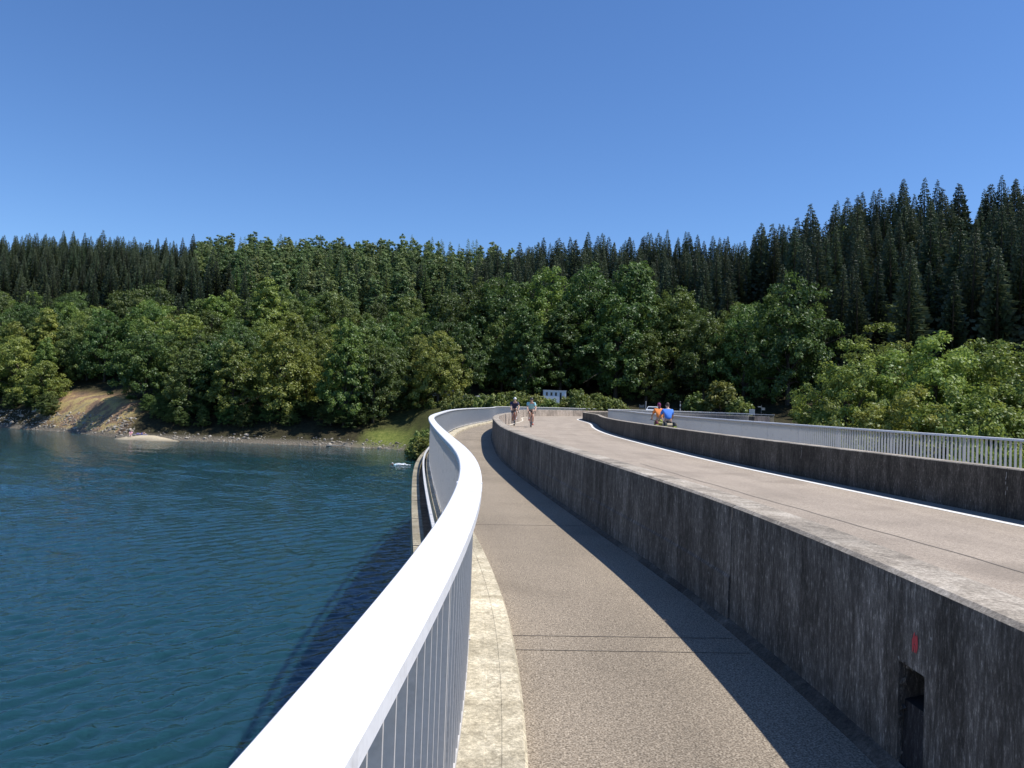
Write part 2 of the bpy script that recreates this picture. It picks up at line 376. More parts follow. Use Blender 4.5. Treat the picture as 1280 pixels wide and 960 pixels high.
# ------------------------------------------------------------------ water
def water():
    m, nt, b = mat('lake_water'); w = coords(nt, 'WORLD', (1, 1, 1))
    mp = N(nt, 'Mapping'); mp.inputs['Rotation'].default_value = (0, 0, R(-22)); mp.inputs['Scale'].default_value = (.8, 1.35, 1)
    g = N(nt, 'NewGeometry'); L(nt, g.outputs['Position'], mp.inputs[0]); w = mp.outputs[0]
    a = noise(nt, w, .9, 2, .5, .4); c = noise(nt, w, 2.2, 3, .55, .7); d = noise(nt, w, 6.0, 3, .6, .3)
    gust = ramp(nt, noise(nt, g.outputs['Position'], .02, 3, .5), [(.35, .55), (.65, 1.0)])
    s1 = N(nt, 'Math'); s1.operation = 'MULTIPLY_ADD'; s1.inputs[1].default_value = .75; L(nt, c, s1.inputs[0]); L(nt, a, s1.inputs[2])
    s2 = N(nt, 'Math'); s2.operation = 'MULTIPLY_ADD'; s2.inputs[1].default_value = .16; L(nt, d, s2.inputs[0]); L(nt, s1.outputs[0], s2.inputs[2])
    s3 = N(nt, 'Math'); s3.operation = 'MULTIPLY'; L(nt, s2.outputs[0], s3.inputs[0]); L(nt, gust, s3.inputs[1])
    b.inputs['Base Color'].default_value = (.009, .043, .055, 1); b.inputs['Roughness'].default_value = .06
    b.inputs['IOR'].default_value = 1.45
    b.inputs['Subsurface Weight'].default_value = 1.0; b.inputs['Subsurface Radius'].default_value = (1, 1, 1); b.inputs['Subsurface Scale'].default_value = 2.2; b.inputs['Specular IOR Level'].default_value = .5
    bump(nt, b, s3.outputs[0], 1.0, .09)
    # the open lake as a flat sheet, and a finely rippled sheet over the part near the dam
    def edge(y): return float(np.interp(y, _Y[:int(112/DS)], _X[:int(112/DS)]))
    rs = np.random.default_rng(4); ys = [2.0]
    while ys[-1] < 165: ys.append(ys[-1]+max(.10, ys[-1]*.0038))
    ts = [-1.2]
    while ts[-1] < 150: ts.append(ts[-1]+max(.10, (abs(ts[-1])+8)*.0056))
    ys = np.array(ys); ts = np.array(ts); ex = np.array([edge(min(y, 92)) for y in ys])
    X = ex[:, None]-ts[None]; Y = np.repeat(ys[:, None], len(ts), 1); sp = np.maximum(np.gradient(ys)[:, None], np.gradient(ts)[None])
    Z = np.zeros_like(X); gust = .75+.25*np.sin(X*.055+Y*.03+1)*np.cos(Y*.07-X*.02)
    for i in range(64):
        lam = .30*(4.4)**(rs.random()**1.3); an = R(142)+rs.normal(0, .42); k = 6.2832/lam; amp = .0135*lam**.95*rs.uniform(.5, 1.2)
        w_ = np.clip((lam/sp-2.2)/2.0, 0, 1); ph = k*(X*math.cos(an)+Y*math.sin(an))+rs.uniform(0, 6.28)
        ph = ph+.9*np.sin(X*.11*rs.uniform(.5, 1.5)+Y*.09*rs.uniform(.5, 1.5)+i)
        Z += amp*w_*(np.sin(ph)+.3*np.sin(2*ph+1.4))
    Z *= gust*.70
    V = np.stack([X.ravel(), Y.ravel(), (Z_WATER+Z).ravel()], 1); nx = len(ts); i = (np.arange(len(ys)-1)[:, None]*nx+np.arange(nx-1)[None]).ravel()
    F = np.stack([i, i+nx, i+nx+1, i+1], 1)
    o = np_mesh('lake_water', V, F, m, smooth=True); tag(o, 'rippled blue green lake below the dam', None, None, 'structure')
    mb = MB(); ss = srange(S0, 118, 1.0); zl = Z_WATER-.16
    row1 = [P(s, -.30, zl) for s in ss]; row0 = [Vector((-700, p.y, zl)) for p in row1]
    mb.grid([row0, row1], smooth=False)
    p0, q0 = row0[-1], row1[-1]
    mb.face([p0, q0, (q0.x, 320, zl), (-700, 320, zl)])
    p0, q0 = row0[0], row1[0]
    mb.face([(-700, -300, zl), (q0.x-2, -300, zl), q0, p0])
    o = mb.build('open_lake_water', m); tag(o, 'open lake beyond the rippled part', None, None, 'structure')
water()

# ------------------------------------------------------------------ dam crest
def dam():
    mb = MB(); sweep(mb, [(-.40, -1.86), (-.40, -24), (11.1, -24), (11.1, -1.86)], S0, S1, .8)
    o = mb.build('dam', M['dam']); tag(o, 'winding concrete dam carrying the road and both walkways', 'dam', None, 'structure')
    mb = MB(); sweep(mb, [(-.45, -1.69), (-.45, -2.05), (-.31, -2.05), (-.31, -1.69)], S0, S1, .5)
    le = mb.build('edge_beam', M['ledge'], o)
    mb = MB()
    for s in np.arange(S0+1, S1-1, 2.0): sweep(mb, [(-.455, -1.686), (-.455, -1.95), (-.305, -1.95), (-.305, -1.686)], s, s+.022, .02)
    mb.build('joint_seal', M['seam'], le)
    # kerbs under both railings
    for nm, f in (('kerb', 1), ('kerb', -1)):
        base = 0 if f > 0 else O_RR
        mb = MB()
        pr = [(-.15, -1.84), (-.15, -1.50), (.06, -1.50), (.064, -1.503), (.135, -1.502), (.139, -1.499), (.235, -1.505), (.25, -1.53), (.255, -1.62)]
        if f > 0: sweep(mb, [(a, z) for a, z in pr][::-1], S0, S1, .35)
        else: sweep(mb, [(base-a, z) for a, z in pr], S0, S1, .35)
        mb.build('kerb', M['kerb'], o)
    mb = MB(); sweep(mb, [(-.24, -1.47), (-.24, -1.51), (-.20, -1.51), (-.20, -1.47)], S0, S1, .5)
    mb.build('cable_conduit', simple('white_conduit', (.6, .6, .6)), o)
    # surfaces
    def sheet(name, o0, o1, z, m, a=S0, b=S1, label=None, kind='structure', st=.4, nsub=1):
        mb = MB(); ss = srange(a, b, st)
        os_ = np.linspace(o0, o1, nsub+1)
        mb.grid([[P(s, q, z) for s in ss] for q in os_][::-1], uvrows=[[(s, q) for s in ss] for q in os_][::-1])
        q = mb.build(name, m)
        if kind: tag(q, label, None, None, kind)
        return q
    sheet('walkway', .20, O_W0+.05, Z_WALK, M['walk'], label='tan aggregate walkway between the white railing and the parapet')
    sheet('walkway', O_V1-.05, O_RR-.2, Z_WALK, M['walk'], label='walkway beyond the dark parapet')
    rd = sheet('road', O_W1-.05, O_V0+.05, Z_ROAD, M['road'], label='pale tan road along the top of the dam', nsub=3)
    for (a, b, o0, o1, m, nm) in ((S0, S1, O_V0-.53, O_V0-.39, M['line'], 'edge_line'), (S0, S1, O_W1+.16, O_W1+.27, M['lineold'], 'edge_line')):
        q = sheet(nm, o0, o1, Z_ROAD+.004, m, a, b, kind=None); q.parent = rd
    mb = MB()
    sm = [(s, 5.22+.012*math.sin(s*2.1)+.01*math.sin(s*5.7)) for s in srange(S0, 24, .3)]
    mb.grid([[P(s, q+.012, Z_ROAD+.004) for s, q in sm], [P(s, q-.012, Z_ROAD+.004) for s, q in sm]])
    for s0 in (26.0, 44.0):
        sweep(mb, [(O_W1+.05, Z_ROAD+.003), (O_W1+.05, Z_ROAD+.0031), (O_V0-.2, Z_ROAD+.0031), (O_V0-.2, Z_ROAD+.003)], s0, s0+.012, .01)
    q = mb.build('tar_joint', M['seam'], rd)
    mb = MB()
    for s0 in (10.0, 10.3, 15.0, 22, 29, 36): sweep(mb, [(.26, Z_WALK+.002), (.26, Z_WALK+.004), (O_W0-.1, Z_WALK+.004), (O_W0-.1, Z_WALK+.002)], s0, s0+.007, .01)
    w = bpy.data.objects['walkway']; mb.build('joint', M['seam'], w)
dam()

def parapets():
    # waterside parapet: slabs with open joints, a drain slot cut through near the camera
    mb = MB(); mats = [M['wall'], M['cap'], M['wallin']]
    def slab(a, b, z0=Z_WALK-.06, z1=Z_TOP, o0=O_W0, o1=O_W1):
        c = .018
        prof = [(o0, z0), (o1, z0), (o1, z1-c), (o1-c, z1), (o0+c*1.3, z1), (o0, z1-c)]
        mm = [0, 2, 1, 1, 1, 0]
        if a > 10: prof = [(o0-.012, z0)]+prof[1:]+[(o0, -1.235), (o0-.012, -1.258)]; mm += [0, 0]
        sweep(mb, prof, a, b, .3, m=mm)
    sj = 10.62; D = 5.0
    cuts = [S0]+[s for s in np.arange(sj-4*D, S1, D) if s > S0+.5]+[S1]
    dr0, dr1 = 8.27, 8.47
    for a, b in zip(cuts[:-1], cuts[1:]):
        a2, b2 = a+.006, b-.006
        if a2 < dr0 < b2:
            slab(a2, dr0); slab(dr1, b2); slab(dr0, dr1, z0=-1.10); slab(dr0, dr1, z1=-1.10, o0=O_W0+.2)
        else: slab(a2, b2)
    w = mb.build('parapet_wall', mats)
    tag(w, 'stained grey concrete parapet wall between the left walkway and the road, pale lit top', 'wall')
    mb = MB(); rnd = random.Random(6)      # broken niche: a damp chute below, a ragged hole above, its shade painted black
    sweep(mb, [(O_W0+.012, -1.66), (O_W0+.16, -1.66), (O_W0+.16, -1.24), (O_W0+.03, -1.27)], dr0+.002, dr1-.002, .05, m=[0, 0, 1, 0])
    sweep(mb, [(O_W0+.165, -1.4), (O_W0+.195, -1.4), (O_W0+.195, -1.102), (O_W0+.165, -1.102)], dr0+.002, dr1-.002, .1, m=[1, 1, 1, 1])
    mb.build('drain_slot', [M['damp'], M['hole']], w)
    mb = MB()
    for k in range(26):
        t = rnd.random(); e = rnd.choice('tlr') if k > 8 else 't'
        s_, z_ = {'t': (dr0+t*(dr1-dr0), -1.105), 'l': (dr0+.003, -1.11-.5*t), 'r': (dr1-.003, -1.11-.5*t)}[e]
        q = rnd.uniform(.006, .017); o_ = O_W0+rnd.uniform(.008, .03)
        c = P(s_, o_, z_); vv = [c+Vector((rnd.uniform(-q, q), rnd.uniform(-q, q), rnd.uniform(-q, q)))*1.3 for _ in range(6)]
        bm = bmesh.new(); [bm.verts.new(v) for v in vv]; bmesh.ops.convex_hull(bm, input=bm.verts); bm.verts.index_update()
        for f in bm.faces: mb.face([v.co.copy() for v in f.verts])
        bm.free()
    mb.build('broken_edge', M['wall'], w)
    mb = MB(); rnd = random.Random(3); ss = srange(S0, 95, .9)
    pro = [[(O_W0-.06-.006*rnd.random(), -1.606) for s in ss], [(O_W0-.05-.006*rnd.random(), -1.585) for s in ss], [(O_W0+.004, -1.545-.01*rnd.random()) for s in ss]]
    mb.grid([[P(s, *q) for s, q in zip(ss, r)] for r in pro][::-1], uvrows=[[(s, q[1]) for s, q in zip(ss, r)] for r in pro][::-1])
    mb.build('footing', M['foot'], w)
    mb = MB()   # small red paint mark
    for k in range(5):
        s = 8.34+.007*(k-2); z = -.985+.022*math.sin(k*2.4)
        q = O_W0-.003
        j_ = .012*math.cos(k*1.7); mb.face([P(s+.007, q-.0002*k, z-.03-j_), P(s+.009, q-.0002*k, z+.015), P(s-.003, q-.0002*k, z+.03+j_), P(s-.006, q-.0002*k, z-.012)])
    mb.build('paint_mark', simple('red_spray', (.5, .06, .07), .8), w)
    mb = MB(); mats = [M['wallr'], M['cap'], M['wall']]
    cuts = [S0]+[s for s in np.arange(-9.2, S1, 6.1) if s > S0+.5]+[S1]
    for a, b in zip(cuts[:-1], cuts[1:]):
        c = .015; o0, o1 = O_V0, O_V1
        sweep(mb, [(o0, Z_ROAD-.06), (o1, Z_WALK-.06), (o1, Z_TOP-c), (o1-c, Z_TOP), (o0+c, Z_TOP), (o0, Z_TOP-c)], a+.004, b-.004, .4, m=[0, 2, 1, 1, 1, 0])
    w2 = mb.build('parapet_wall', mats)
    tag(w2, 'dark shaded concrete parapet wall on the right edge of the road behind the white line', 'wall')
    mb = MB(); rnd = random.Random(5)   # pale lime runs under the joints
    for s in cuts[1:-1]:
        n = rnd.randint(3, 5)
        for k in range(n):
            z1 = Z_TOP-.06-.07*k; h = .03+.06*rnd.random(); q = s+rnd.uniform(-.015, .015); d = O_V0-.002
            mb.face([P(q+.007, d, z1-h), P(q+.006, d, z1), P(q-.006, d, z1), P(q-.005, d, z1-h)][::-1])
    mb.build('lime_streak', simple('lime_deposit', (.3, .29, .27), .9), w2)
parapets()

def railing(label, o_in, ztop, sgn, s_a, s_b, pitch=2.5, s_off=0.0):
    """sgn -1: plate extends to smaller offsets (waterside); +1: to larger offsets"""
    root = empty('railing', P(s_a, o_in, 0), 0, label, 'railing'); inv = Matrix.Translation(-root.location)
    def fin(o): o.matrix_parent_inverse = inv; return o
    a, b = sorted((o_in, o_in+sgn*.137)); mb = MB(); c = .006
    sweep(mb, [(a, ztop-.042), (b, ztop-.042), (b, ztop-c), (b-c, ztop), (a+c, ztop), (a, ztop-c)], s_a, s_b, .25)
    fin(mb.build('handrail', M['rail'], root))
    for q in np.arange(s_a+2.2, s_b-1, 6.0):
        mb = MB(); sweep(mb, [(a-.002, ztop-.044), (b+.002, ztop-.044), (b+.002, ztop+.0015), (a-.002, ztop+.0015)], q, q+.05, .05); fin(mb.build('joint_sleeve', M['rail'], root))
    oc = o_in+sgn*.068; mb = MB()
    sweep(mb, [(oc-.025, -1.435), (oc+.025, -1.435), (oc+.025, -1.405), (oc-.025, -1.405)], s_a, s_b, .25)
    fin(mb.build('bottom_rail', M['bar'], root))
    s = s_a+s_off; k = 0
    while s < s_b:
        e = min(s+pitch, s_b)
        mb = MB(); th = HD(s); rot = Matrix.Rotation(-th, 3, 'Z')
        mb.box(P(s, oc, (ztop-.044-1.52)/2), (.06, .022, ztop-.044+1.52), rot)
        mb.box(P(s, oc, -1.496), (.075, .075, .012), rot)
        fin(mb.build('post', M['bar'], root))
        mb = MB(); n = int(round((e-s)/.125))
        for i in range(1, n):
            q = s+(e-s)*i/n; rot = Matrix.Rotation(-HD(q), 3, 'Z')
            mb.box(P(q, oc, (ztop-.043-1.404)/2), (.046, .010, ztop-.043+1.404), rot)
        if n > 1: fin(mb.build('bar_panel', M['bar'], root))
        s += pitch; k += 1
    return root
railing('white topped steel railing curving along the lake side of the left walkway', 0.0, Z_RAILL, -1, S0, S1, s_off=.9)
railing('grey steel bar railing on the far side of the right walkway behind the dark parapet', O_RR, Z_RAILR, 1, S0, S1, s_off=.35)

# ------------------------------------------------------------------ trees
def quads_from(cen, nor, size, rng, aspect=1.5):
    """leaf rhombs at cen, facing nor"""
    n = len(cen); nor = nor/np.maximum(np.linalg.norm(nor, axis=1, keepdims=True), 1e-6)
    r = rng.normal(size=(n, 3)); a = np.cross(nor, r); a /= np.maximum(np.linalg.norm(a, axis=1, keepdims=True), 1e-6); b = np.cross(nor, a)
    s = size*(.65+.7*rng.random(n))[:, None] if not hasattr(size, 'shape') else size[:, None]
    V = np.stack([cen-a*s*.5*aspect, cen-b*s*.5, cen+a*s*.5*aspect, cen+b*s*.5+nor*s*.12], 1).reshape(-1, 3)
    return V, np.arange(n*4).reshape(n, 4)
def broadleaf(seed, h, w, base=.0, nl=12, ncl=340, per=62, leaf=.235, narrow=0.0, clr=1.0):
    """crown of leaf clumps on irregular lobes + trunk with limbs; returns (crown mesh arrays, trunk MB, lobes)"""
    rng = np.random.default_rng(seed)
    lobes = []
    for i in range(nl):
        t = (i+.5)/nl; z = h*(base+.12+(.70-base)*t+rng.uniform(-.03, .03)); a = i*2.4+rng.uniform(-.5, .5)
        prof = math.sin(min(1, .25+.9*(1-t)+.12)*math.pi*.5)*(1-.55*narrow*t)
        rr = w*.5*prof*(.46+.22*rng.random())*(1 if t < .92 else .25); rad = w*(.21+.10*rng.random())*(1-.2*t)
        lobes.append((np.array([rr*math.cos(a), rr*math.sin(a), z]), rad*np.array([1, 1, .78+.2*rng.random()])))
    lobes.append((np.array([0, 0, h*(base+.44)]), np.array([w*.33, w*.33, h*.34]))); lobes.append((np.array([rng.uniform(-.05, .05)*w, rng.uniform(-.05, .05)*w, h*.84]), np.array([w*.19, w*.19, h*.15])))
    wt = np.array([l[1][0]*l[1][2] for l in lobes]); wt /= wt.sum()
    cen = []; out = []
    for i, k in enumerate(rng.choice(len(lobes), ncl, p=wt)):
        c, r = lobes[k]; d = rng.normal(size=3); d[2] = d[2]*.9+.28; d /= np.linalg.norm(d)
        cen.append(c+d*r*(.78+.3*rng.random())); out.append(d)
    cen = np.array(cen); out = np.array(out); tint = np.clip(rng.normal(.42, .2, ncl)+.2*np.clip((cen[:, 2]/h-.6), -.3, .4)*0, 0, 1)
    rad = clr*w*.064*(.6+.9*rng.random(ncl))
    k = np.repeat(np.arange(ncl), per); d = rng.normal(size=(len(k), 3)); d /= np.linalg.norm(d, axis=1, keepdims=True)
    d[:, 2] *= .72; q = rng.random(len(k))**.45
    pos = cen[k]+d*rad[k][:, None]*q[:, None]
    nor = d*.75+out[k]*.55+np.array([0, 0, .55])+rng.normal(size=d.shape)*.62
    V, F = quads_from(pos, nor, leaf, rng)
    tt = np.clip(tint[k]+rng.normal(0, .09, len(k)), 0, 1)
    tb = MB(); tr = h*.016+.06
    tb.tube([(0, 0, -1.2), (0, 0, 0), (rng.uniform(-.1, .1), 0, h*.25), (rng.uniform(-.3, .3), rng.uniform(-.3, .3), h*.55), (0, 0, h*.85)], [tr*1.5, tr*1.15, tr*.85, tr*.5, tr*.15], 8)
    for c, r in lobes[:-2]:
        z0 = max(h*.16, c[2]-h*.22); m_ = np.array([c[0]*.45, c[1]*.45, (z0+c[2])/2+.3])
        tb.tube([(0, 0, z0), tuple(m_), tuple(c)], [tr*.5, tr*.3, tr*.08], 5)
        for e in range(2):
            p = c+rng.normal(size=3)*r*.6; tb.tube([tuple(m_), tuple((m_+p)/2+[0, 0, .2]), tuple(p)], [tr*.22, tr*.14, tr*.04], 4, caps=False)
    return (V, F, np.repeat(tt, 4)), tb
def conifer(seed, h, r, whorls=46, per=15, droop=.36, bare=.04, ragged=.2, spray=.30, up=0.0):
    rng = np.random.default_rng(seed); V = []; tint = []
    for i in range(whorls):
        t = bare+(1-bare)*(i/(whorls-1))**.92; z0 = h*t
        Lb = r*min(1.0, 1.22*(1-t)**.86)*(1+rng.uniform(-ragged, ragged*.5))+.30
        n = max(5, int(per*(.55+.55*(1-t)))); a0 = rng.uniform(0, 6.28)
        for j in range(n):
            a = a0+j*6.283/n+rng.uniform(-.25, .25); l = Lb*(1+rng.uniform(-.28, .18)); d = np.array([math.cos(a), math.sin(a), 0]); s = np.array([-d[1], d[0], 0])
            zz = z0+rng.uniform(-.25, .25); dr = droop*(1-.5*t)-up; tc = np.clip(rng.normal(.42, .2), 0, 1)
            p0 = np.array([0, 0, zz]); p1 = d*l*.55+[0, 0, zz-dr*l*.35]; p2 = d*l+[0, 0, zz-dr*l*.62+.04*l]
            wd = spray*(.45+.5*(1-t))*max(l*.55, .5)
            V += [p0-s*wd*.15, p1-s*wd*.62, p1+[0, 0, .06]+s*0, p0+s*.02]; V += [p0+s*wd*.15, p1+[0, 0, .06], p1+s*wd*.62, p0-s*.02]
            V += [p1-s*wd*.62, p2-s*wd*.05, p2+s*wd*.05, p1+[0, 0, .06]]; V += [p1+[0, 0, .06], p2-s*wd*.05, p2+s*wd*.05, p1+s*wd*.62]
            # hanging sprays
            for q in (.45, .75):
                c = d*l*q+[0, 0, zz-dr*l*.45*q]; hh = (.30+.26*rng.random())*min(1.2, .35+l*.3); o = s*rng.uniform(-.12, .12)
                V += [c-d*l*.13+o, c-d*l*.05+o*2+[0, 0, -hh], c+d*l*.07+o*1.5+[0, 0, -hh*.8], c+d*l*.13+o]
            tint += [tc]*24
    V += [(-.09, 0, h*.95), (.09, 0, h*.95), (.02, 0, h*1.012), (-.02, 0, h*1.012)]; tint += [.5]*4
    V = np.array(V, float); F = np.arange(len(V)).reshape(-1, 4)
    tb = MB(); tr = h*.011+.05
    tb.tube([(0, 0, -1.2), (0, 0, 0), (0, 0, h*.5), (0, 0, h*.95)], [tr*1.3, tr, tr*.6, .02], 7)
    return (V, F, np.array(tint)), tb
BL = [dict(h=16, w=13, seed=1), dict(h=15, w=11.5, seed=2), dict(h=18, w=12.5, seed=3, nl=14, ncl=370), dict(h=17, w=9.5, seed=4, narrow=.6), dict(h=14, w=12.5, seed=5), dict(h=19, w=14, seed=6, nl=15, ncl=420)]
CO = [dict(h=20, r=3.3, seed=11), dict(h=22, r=3.1, seed=12, whorls=50), dict(h=18, r=3.4, seed=13, droop=.45, ragged=.3), dict(h=24, r=3.9, seed=14, whorls=54)]
LA = [dict(h=20, r=3.6, seed=21, whorls=28, per=10, droop=.14, ragged=.35, spray=.55, up=.10, bare=.15), dict(h=19, r=3.4, seed=22, whorls=26, per=10, droop=.1, ragged=.42, spray=.6, up=.12, bare=.2)]
def proto(fn, kw, m):
    (V, F, t), tb = fn(**kw)
    cm = np_mesh('crown', V, F, m, tint=t, link=False)
    to = tb.build('trunk', M['bark']); tm = to.data; bpy.data.objects.remove(to)
    return dict(V=V, F=F, t=t, cm=cm, tm=tm, h=kw['h'], w=kw.get('w', kw.get('r', 3)*2))
PB = [proto(broadleaf, k, M['leaf']) for k in BL]
near = dict(leaf=.17, ncl=520, per=84, nl=15, clr=.88)
PN = [proto(broadleaf, dict(h=16, w=12, seed=31, **near), M['valley']), proto(broadleaf, dict(h=15, w=13, seed=32, **near), M['valley']), proto(broadleaf, dict(h=17, w=11, seed=33, **near), M['valley'])]
PL = [dict(p) for p in PB[:4]]                                   # brighter crowns share the shapes
for p in PL:
    p['cm'] = p['cm'].copy(); p['cm'].materials[0] = M['leafy']
PC = [proto(conifer, k, M['needle']) for k in CO]
PR = [proto(conifer, LA[0], M['larch']), proto(broadleaf, dict(seed=23, h=19, w=6.6, narrow=.75, nl=11, ncl=180, per=40, leaf=.30, clr=1.35), M['larch']), proto(broadleaf, dict(seed=24, h=20, w=6.0, narrow=.85, nl=11, ncl=170, per=40, leaf=.30, clr=1.4), M['larch'])]
def put_tree(name, p, x, y, z, sc, sz, rz, label, group, cat='tree'):
    root = empty(name, (x, y, z), rz, label, cat, group); root.scale = (sc, sc, sz)
    root.rotation_euler = (.022*math.sin(x*7.3), .022*math.sin(y*5.1), rz)
    for nm, me in (('crown', p['cm']), ('trunk', p['tm'])):
        o = bpy.data.objects.new(nm, me); C.objects.link(o); o.parent = root
    return root
rng = np.random.default_rng(77)
trees = []   # (kind, proto, x, y, z, sxy, sz, rz, fixed label)
def add(kind, plist, x, y, h, wk=1.0, label=None, z=None, pi=None):
    p = plist[pi if pi is not None else rng.integers(len(plist))]; sz = h/p['h']
    trees.append([kind, p, x, y, float(Tb(x, y)) if z is None else z, sz*wk, sz, rng.uniform(0, 6.28), label])
def at(px, Y): return (px-640)/960.93*Y   # bearing of something seen in the photograph, to metres at depth Y
# trees one can tell apart
SP = [
 ('leafy', PL, 548, 127, 12.6, .92, 'bright green tree standing alone at the water where the lake railing bends'),
 ('leaf', PB, 490, 130, 11.5, .9, 'darker tree just left of the lone bright tree at the lake corner'),
 ('leafy', PL, 432, 123, 17.5, .88, 'tall pale birch-like tree topping the lake shore group'),
 ('leaf', PB, 468, 125, 14, .9, 'mid green tree between the tall pale shore tree and the lake corner'),
 ('leafy', PL, 350, 125, 14.5, 1.0, 'broad sunlit tree in the middle of the lake shore'),
 ('leafy', PL, 292, 124, 13.5, 1.0, 'rounded sunlit tree leaning over the shaded shore'),
 ('leaf', PB, 238, 125, 11.5, .95, 'low spreading tree beside the bare earth bank on its lake side'),
 ('leafy', PL, 330, 152, 18.5, .95, 'high domed tree standing behind the sunlit shore trees'),
 ('leafy', PL, 180, 143, 13.0, .95, 'bright yellow green tree above the bare earth bank'),
 ('leafy', PL, 20, 146, 12.0, 1.1, 'pale green tree at the waterline left of the bare bank'),
 ('leafy', PL, 55, 140, 8.5, 1.25, 'low bushy tree touching the gravel shore beside the bare bank'),
 ('leaf', PB, 625, 146, 21, .95, 'large beech at the left end of the big dark grove'),
 ('leafy', PL, 680, 152, 22.5, .9, 'tall beech with a bright top left of the middle of the grove'),
 ('leaf', PB, 735, 148, 24.2, .85, 'tallest domed beech behind the white cabin'),
 ('leaf', PB, 790, 147, 24, .9, 'high beech right of the white cabin with a sunlit crown edge'),
 ('leaf', PB, 840, 143, 20.5, .95, 'beech at the right end of the big grove'),
 ('leaf', PB, 700, 141, 17, 1.0, 'dark beech in front of the grove above the white cabin'),
 ('leaf', PB, 770, 139, 19, 1.0, 'dark tree in the shade of the grove right of the white cabin'),
 ('leaf', PB, 600, 150, 19.5, .9, 'dark tree at the grove corner behind the parked cars'),
 ('leaf', PB, 880, 133, 17, .9, 'dark slim tree behind the far road signs'),
 ('leaf', PB, 985, 122, 20.5, .78, 'tall dark tree standing up beside the yellow green valley trees'),
 ('leaf', PB, 930, 128, 16.5, .9, 'dark tree behind the small white notice board'),
 ('leaf', PB, 1120, 132, 11.5, .9, 'grey green tree above the valley trees in front of the spruces'),
 ('leafy', PL, 1245, 128, 11.5, .8, 'slim pale birch-like tree at the right edge of the slope'),
 ('leafy', PL, 1045, 196, 19, .75, 'light green broadleaf tree breaking the spruce skyline'),
 ('leafy', PL, 1172, 178, 17, .8, 'pale broadleaf tree alone among the spruces high on the slope'),
 ('near', PN, 1062, 72, 18.6, .9, 'yellow green valley tree first right of the dark tree'),
 ('near', PN, 1105, 78, 18.3, 1.0, 'tallest yellow green valley tree beyond the railing'),
 ('near', PN, 1165, 70, 18.6, 1.0, 'bright valley tree rising behind the long straight railing'),
 ('near', PN, 1215, 74, 16.4, 1.0, 'broad valley tree behind the low bright bush'),
 ('near', PN, 1265, 68, 17.2, 1.0, 'yellow green valley tree at the right edge of the view'),
 ('near', PN, 1315, 72, 16.7, 1.0, 'valley tree cut by the right edge of the view'),
 ('near', PN, 1135, 60, 17.0, .9, 'greyish valley tree in front of the tall yellow green ones'),
 ('near', PN, 1195, 58, 16.6, .95, 'dark lower valley tree close behind the right railing'),
 ('near', PN, 1260, 57, 16.1, .95, 'lower valley tree near the right edge behind the railing'),
 ('near', PN, 1040, 54, 18.0, .6, 'small bright bushy tree showing just over the end of the far railing'),
 ('near', PN, 1225, 44, 16.8, .6, 'bright round bush top showing over the right railing'),
]
for kind, pl, px, Y, h, wk, lab in SP: add(kind, pl, at(px, Y), Y, h, wk, lab)
taken = [(t[2], t[3], t[1]['w']*t[5]*.33) for t in trees]
def free(x, y, d):
    for a, b, r in taken:
        if (a-x)**2+(b-y)**2 < max(d, r)**2: return False
    return True
def zone(n, sampler, d, fn):
    c = 0
    for _ in range(n):
        x, y = sampler()
        if not free(x, y, d): continue
        taken.append((x, y, d*.6)); fn(x, y); c += 1
    return c
yb_at = lambda x, y: float(np.interp(x/max(y, 30), UT, YB)); sh_at = lambda x, y: float(np.interp(x/max(y, 30), UT, SH)); y1_at = lambda x, y: float(np.interp(x/max(y, 30), UT, Y1))
def samp(u0, u1, y0, y1):
    def f():
        y = math.sqrt(rng.uniform(y0*y0, y1*y1)); return rng.uniform(u0, u1)*y, y
    return f
def bl(x, y):
    u = x/y; b = y-yb_at(x, y)-sh_at(x, y)
    if b < (-6.0 if u > -.478 or u < -.605 else 10.5): return
    lim = 29+7*math.sin(x*.09)+4*math.sin(x*.23+1)+(8 if u < -.45 else 0)
    if b > lim: return
    h = rng.uniform(9.5, 13.5)+min(b*.10, 3); light = rng.random() < (.45 if u < -.12 else .2)
    add('leafy' if light else 'leaf', PL if light else PB, x, y, h, rng.uniform(.78, 1.05))
zone(5200, samp(-.86, -.1, 120, 205), 4.3, bl)
def und(x, y):
    u = x/y; b = y-yb_at(x, y)
    if b < -8.2 or b > -1.5: return
    if u < -.478 and u > -.6 or u > -.19: return
    add('leaf', PB, x, y, rng.uniform(2.2, 4.6), rng.uniform(1.1, 1.7))
taken_t, taken = taken, []
zone(2200, samp(-.48, -.19, 110, 132), 2.7, und); zone(500, samp(-.76, -.6, 120, 160), 3.2, und)
taken = taken_t
def gr(x, y):   # the dark grove in the middle and the slope right of it
    b = y-yb_at(x, y)-sh_at(x, y)
    if b < 1 or b > 24: return
    add('leaf', PB, x, y, rng.uniform(13, 17), rng.uniform(.72, .95))
zone(1200, samp(-.1, .34, 118, 185), 5.2, gr)
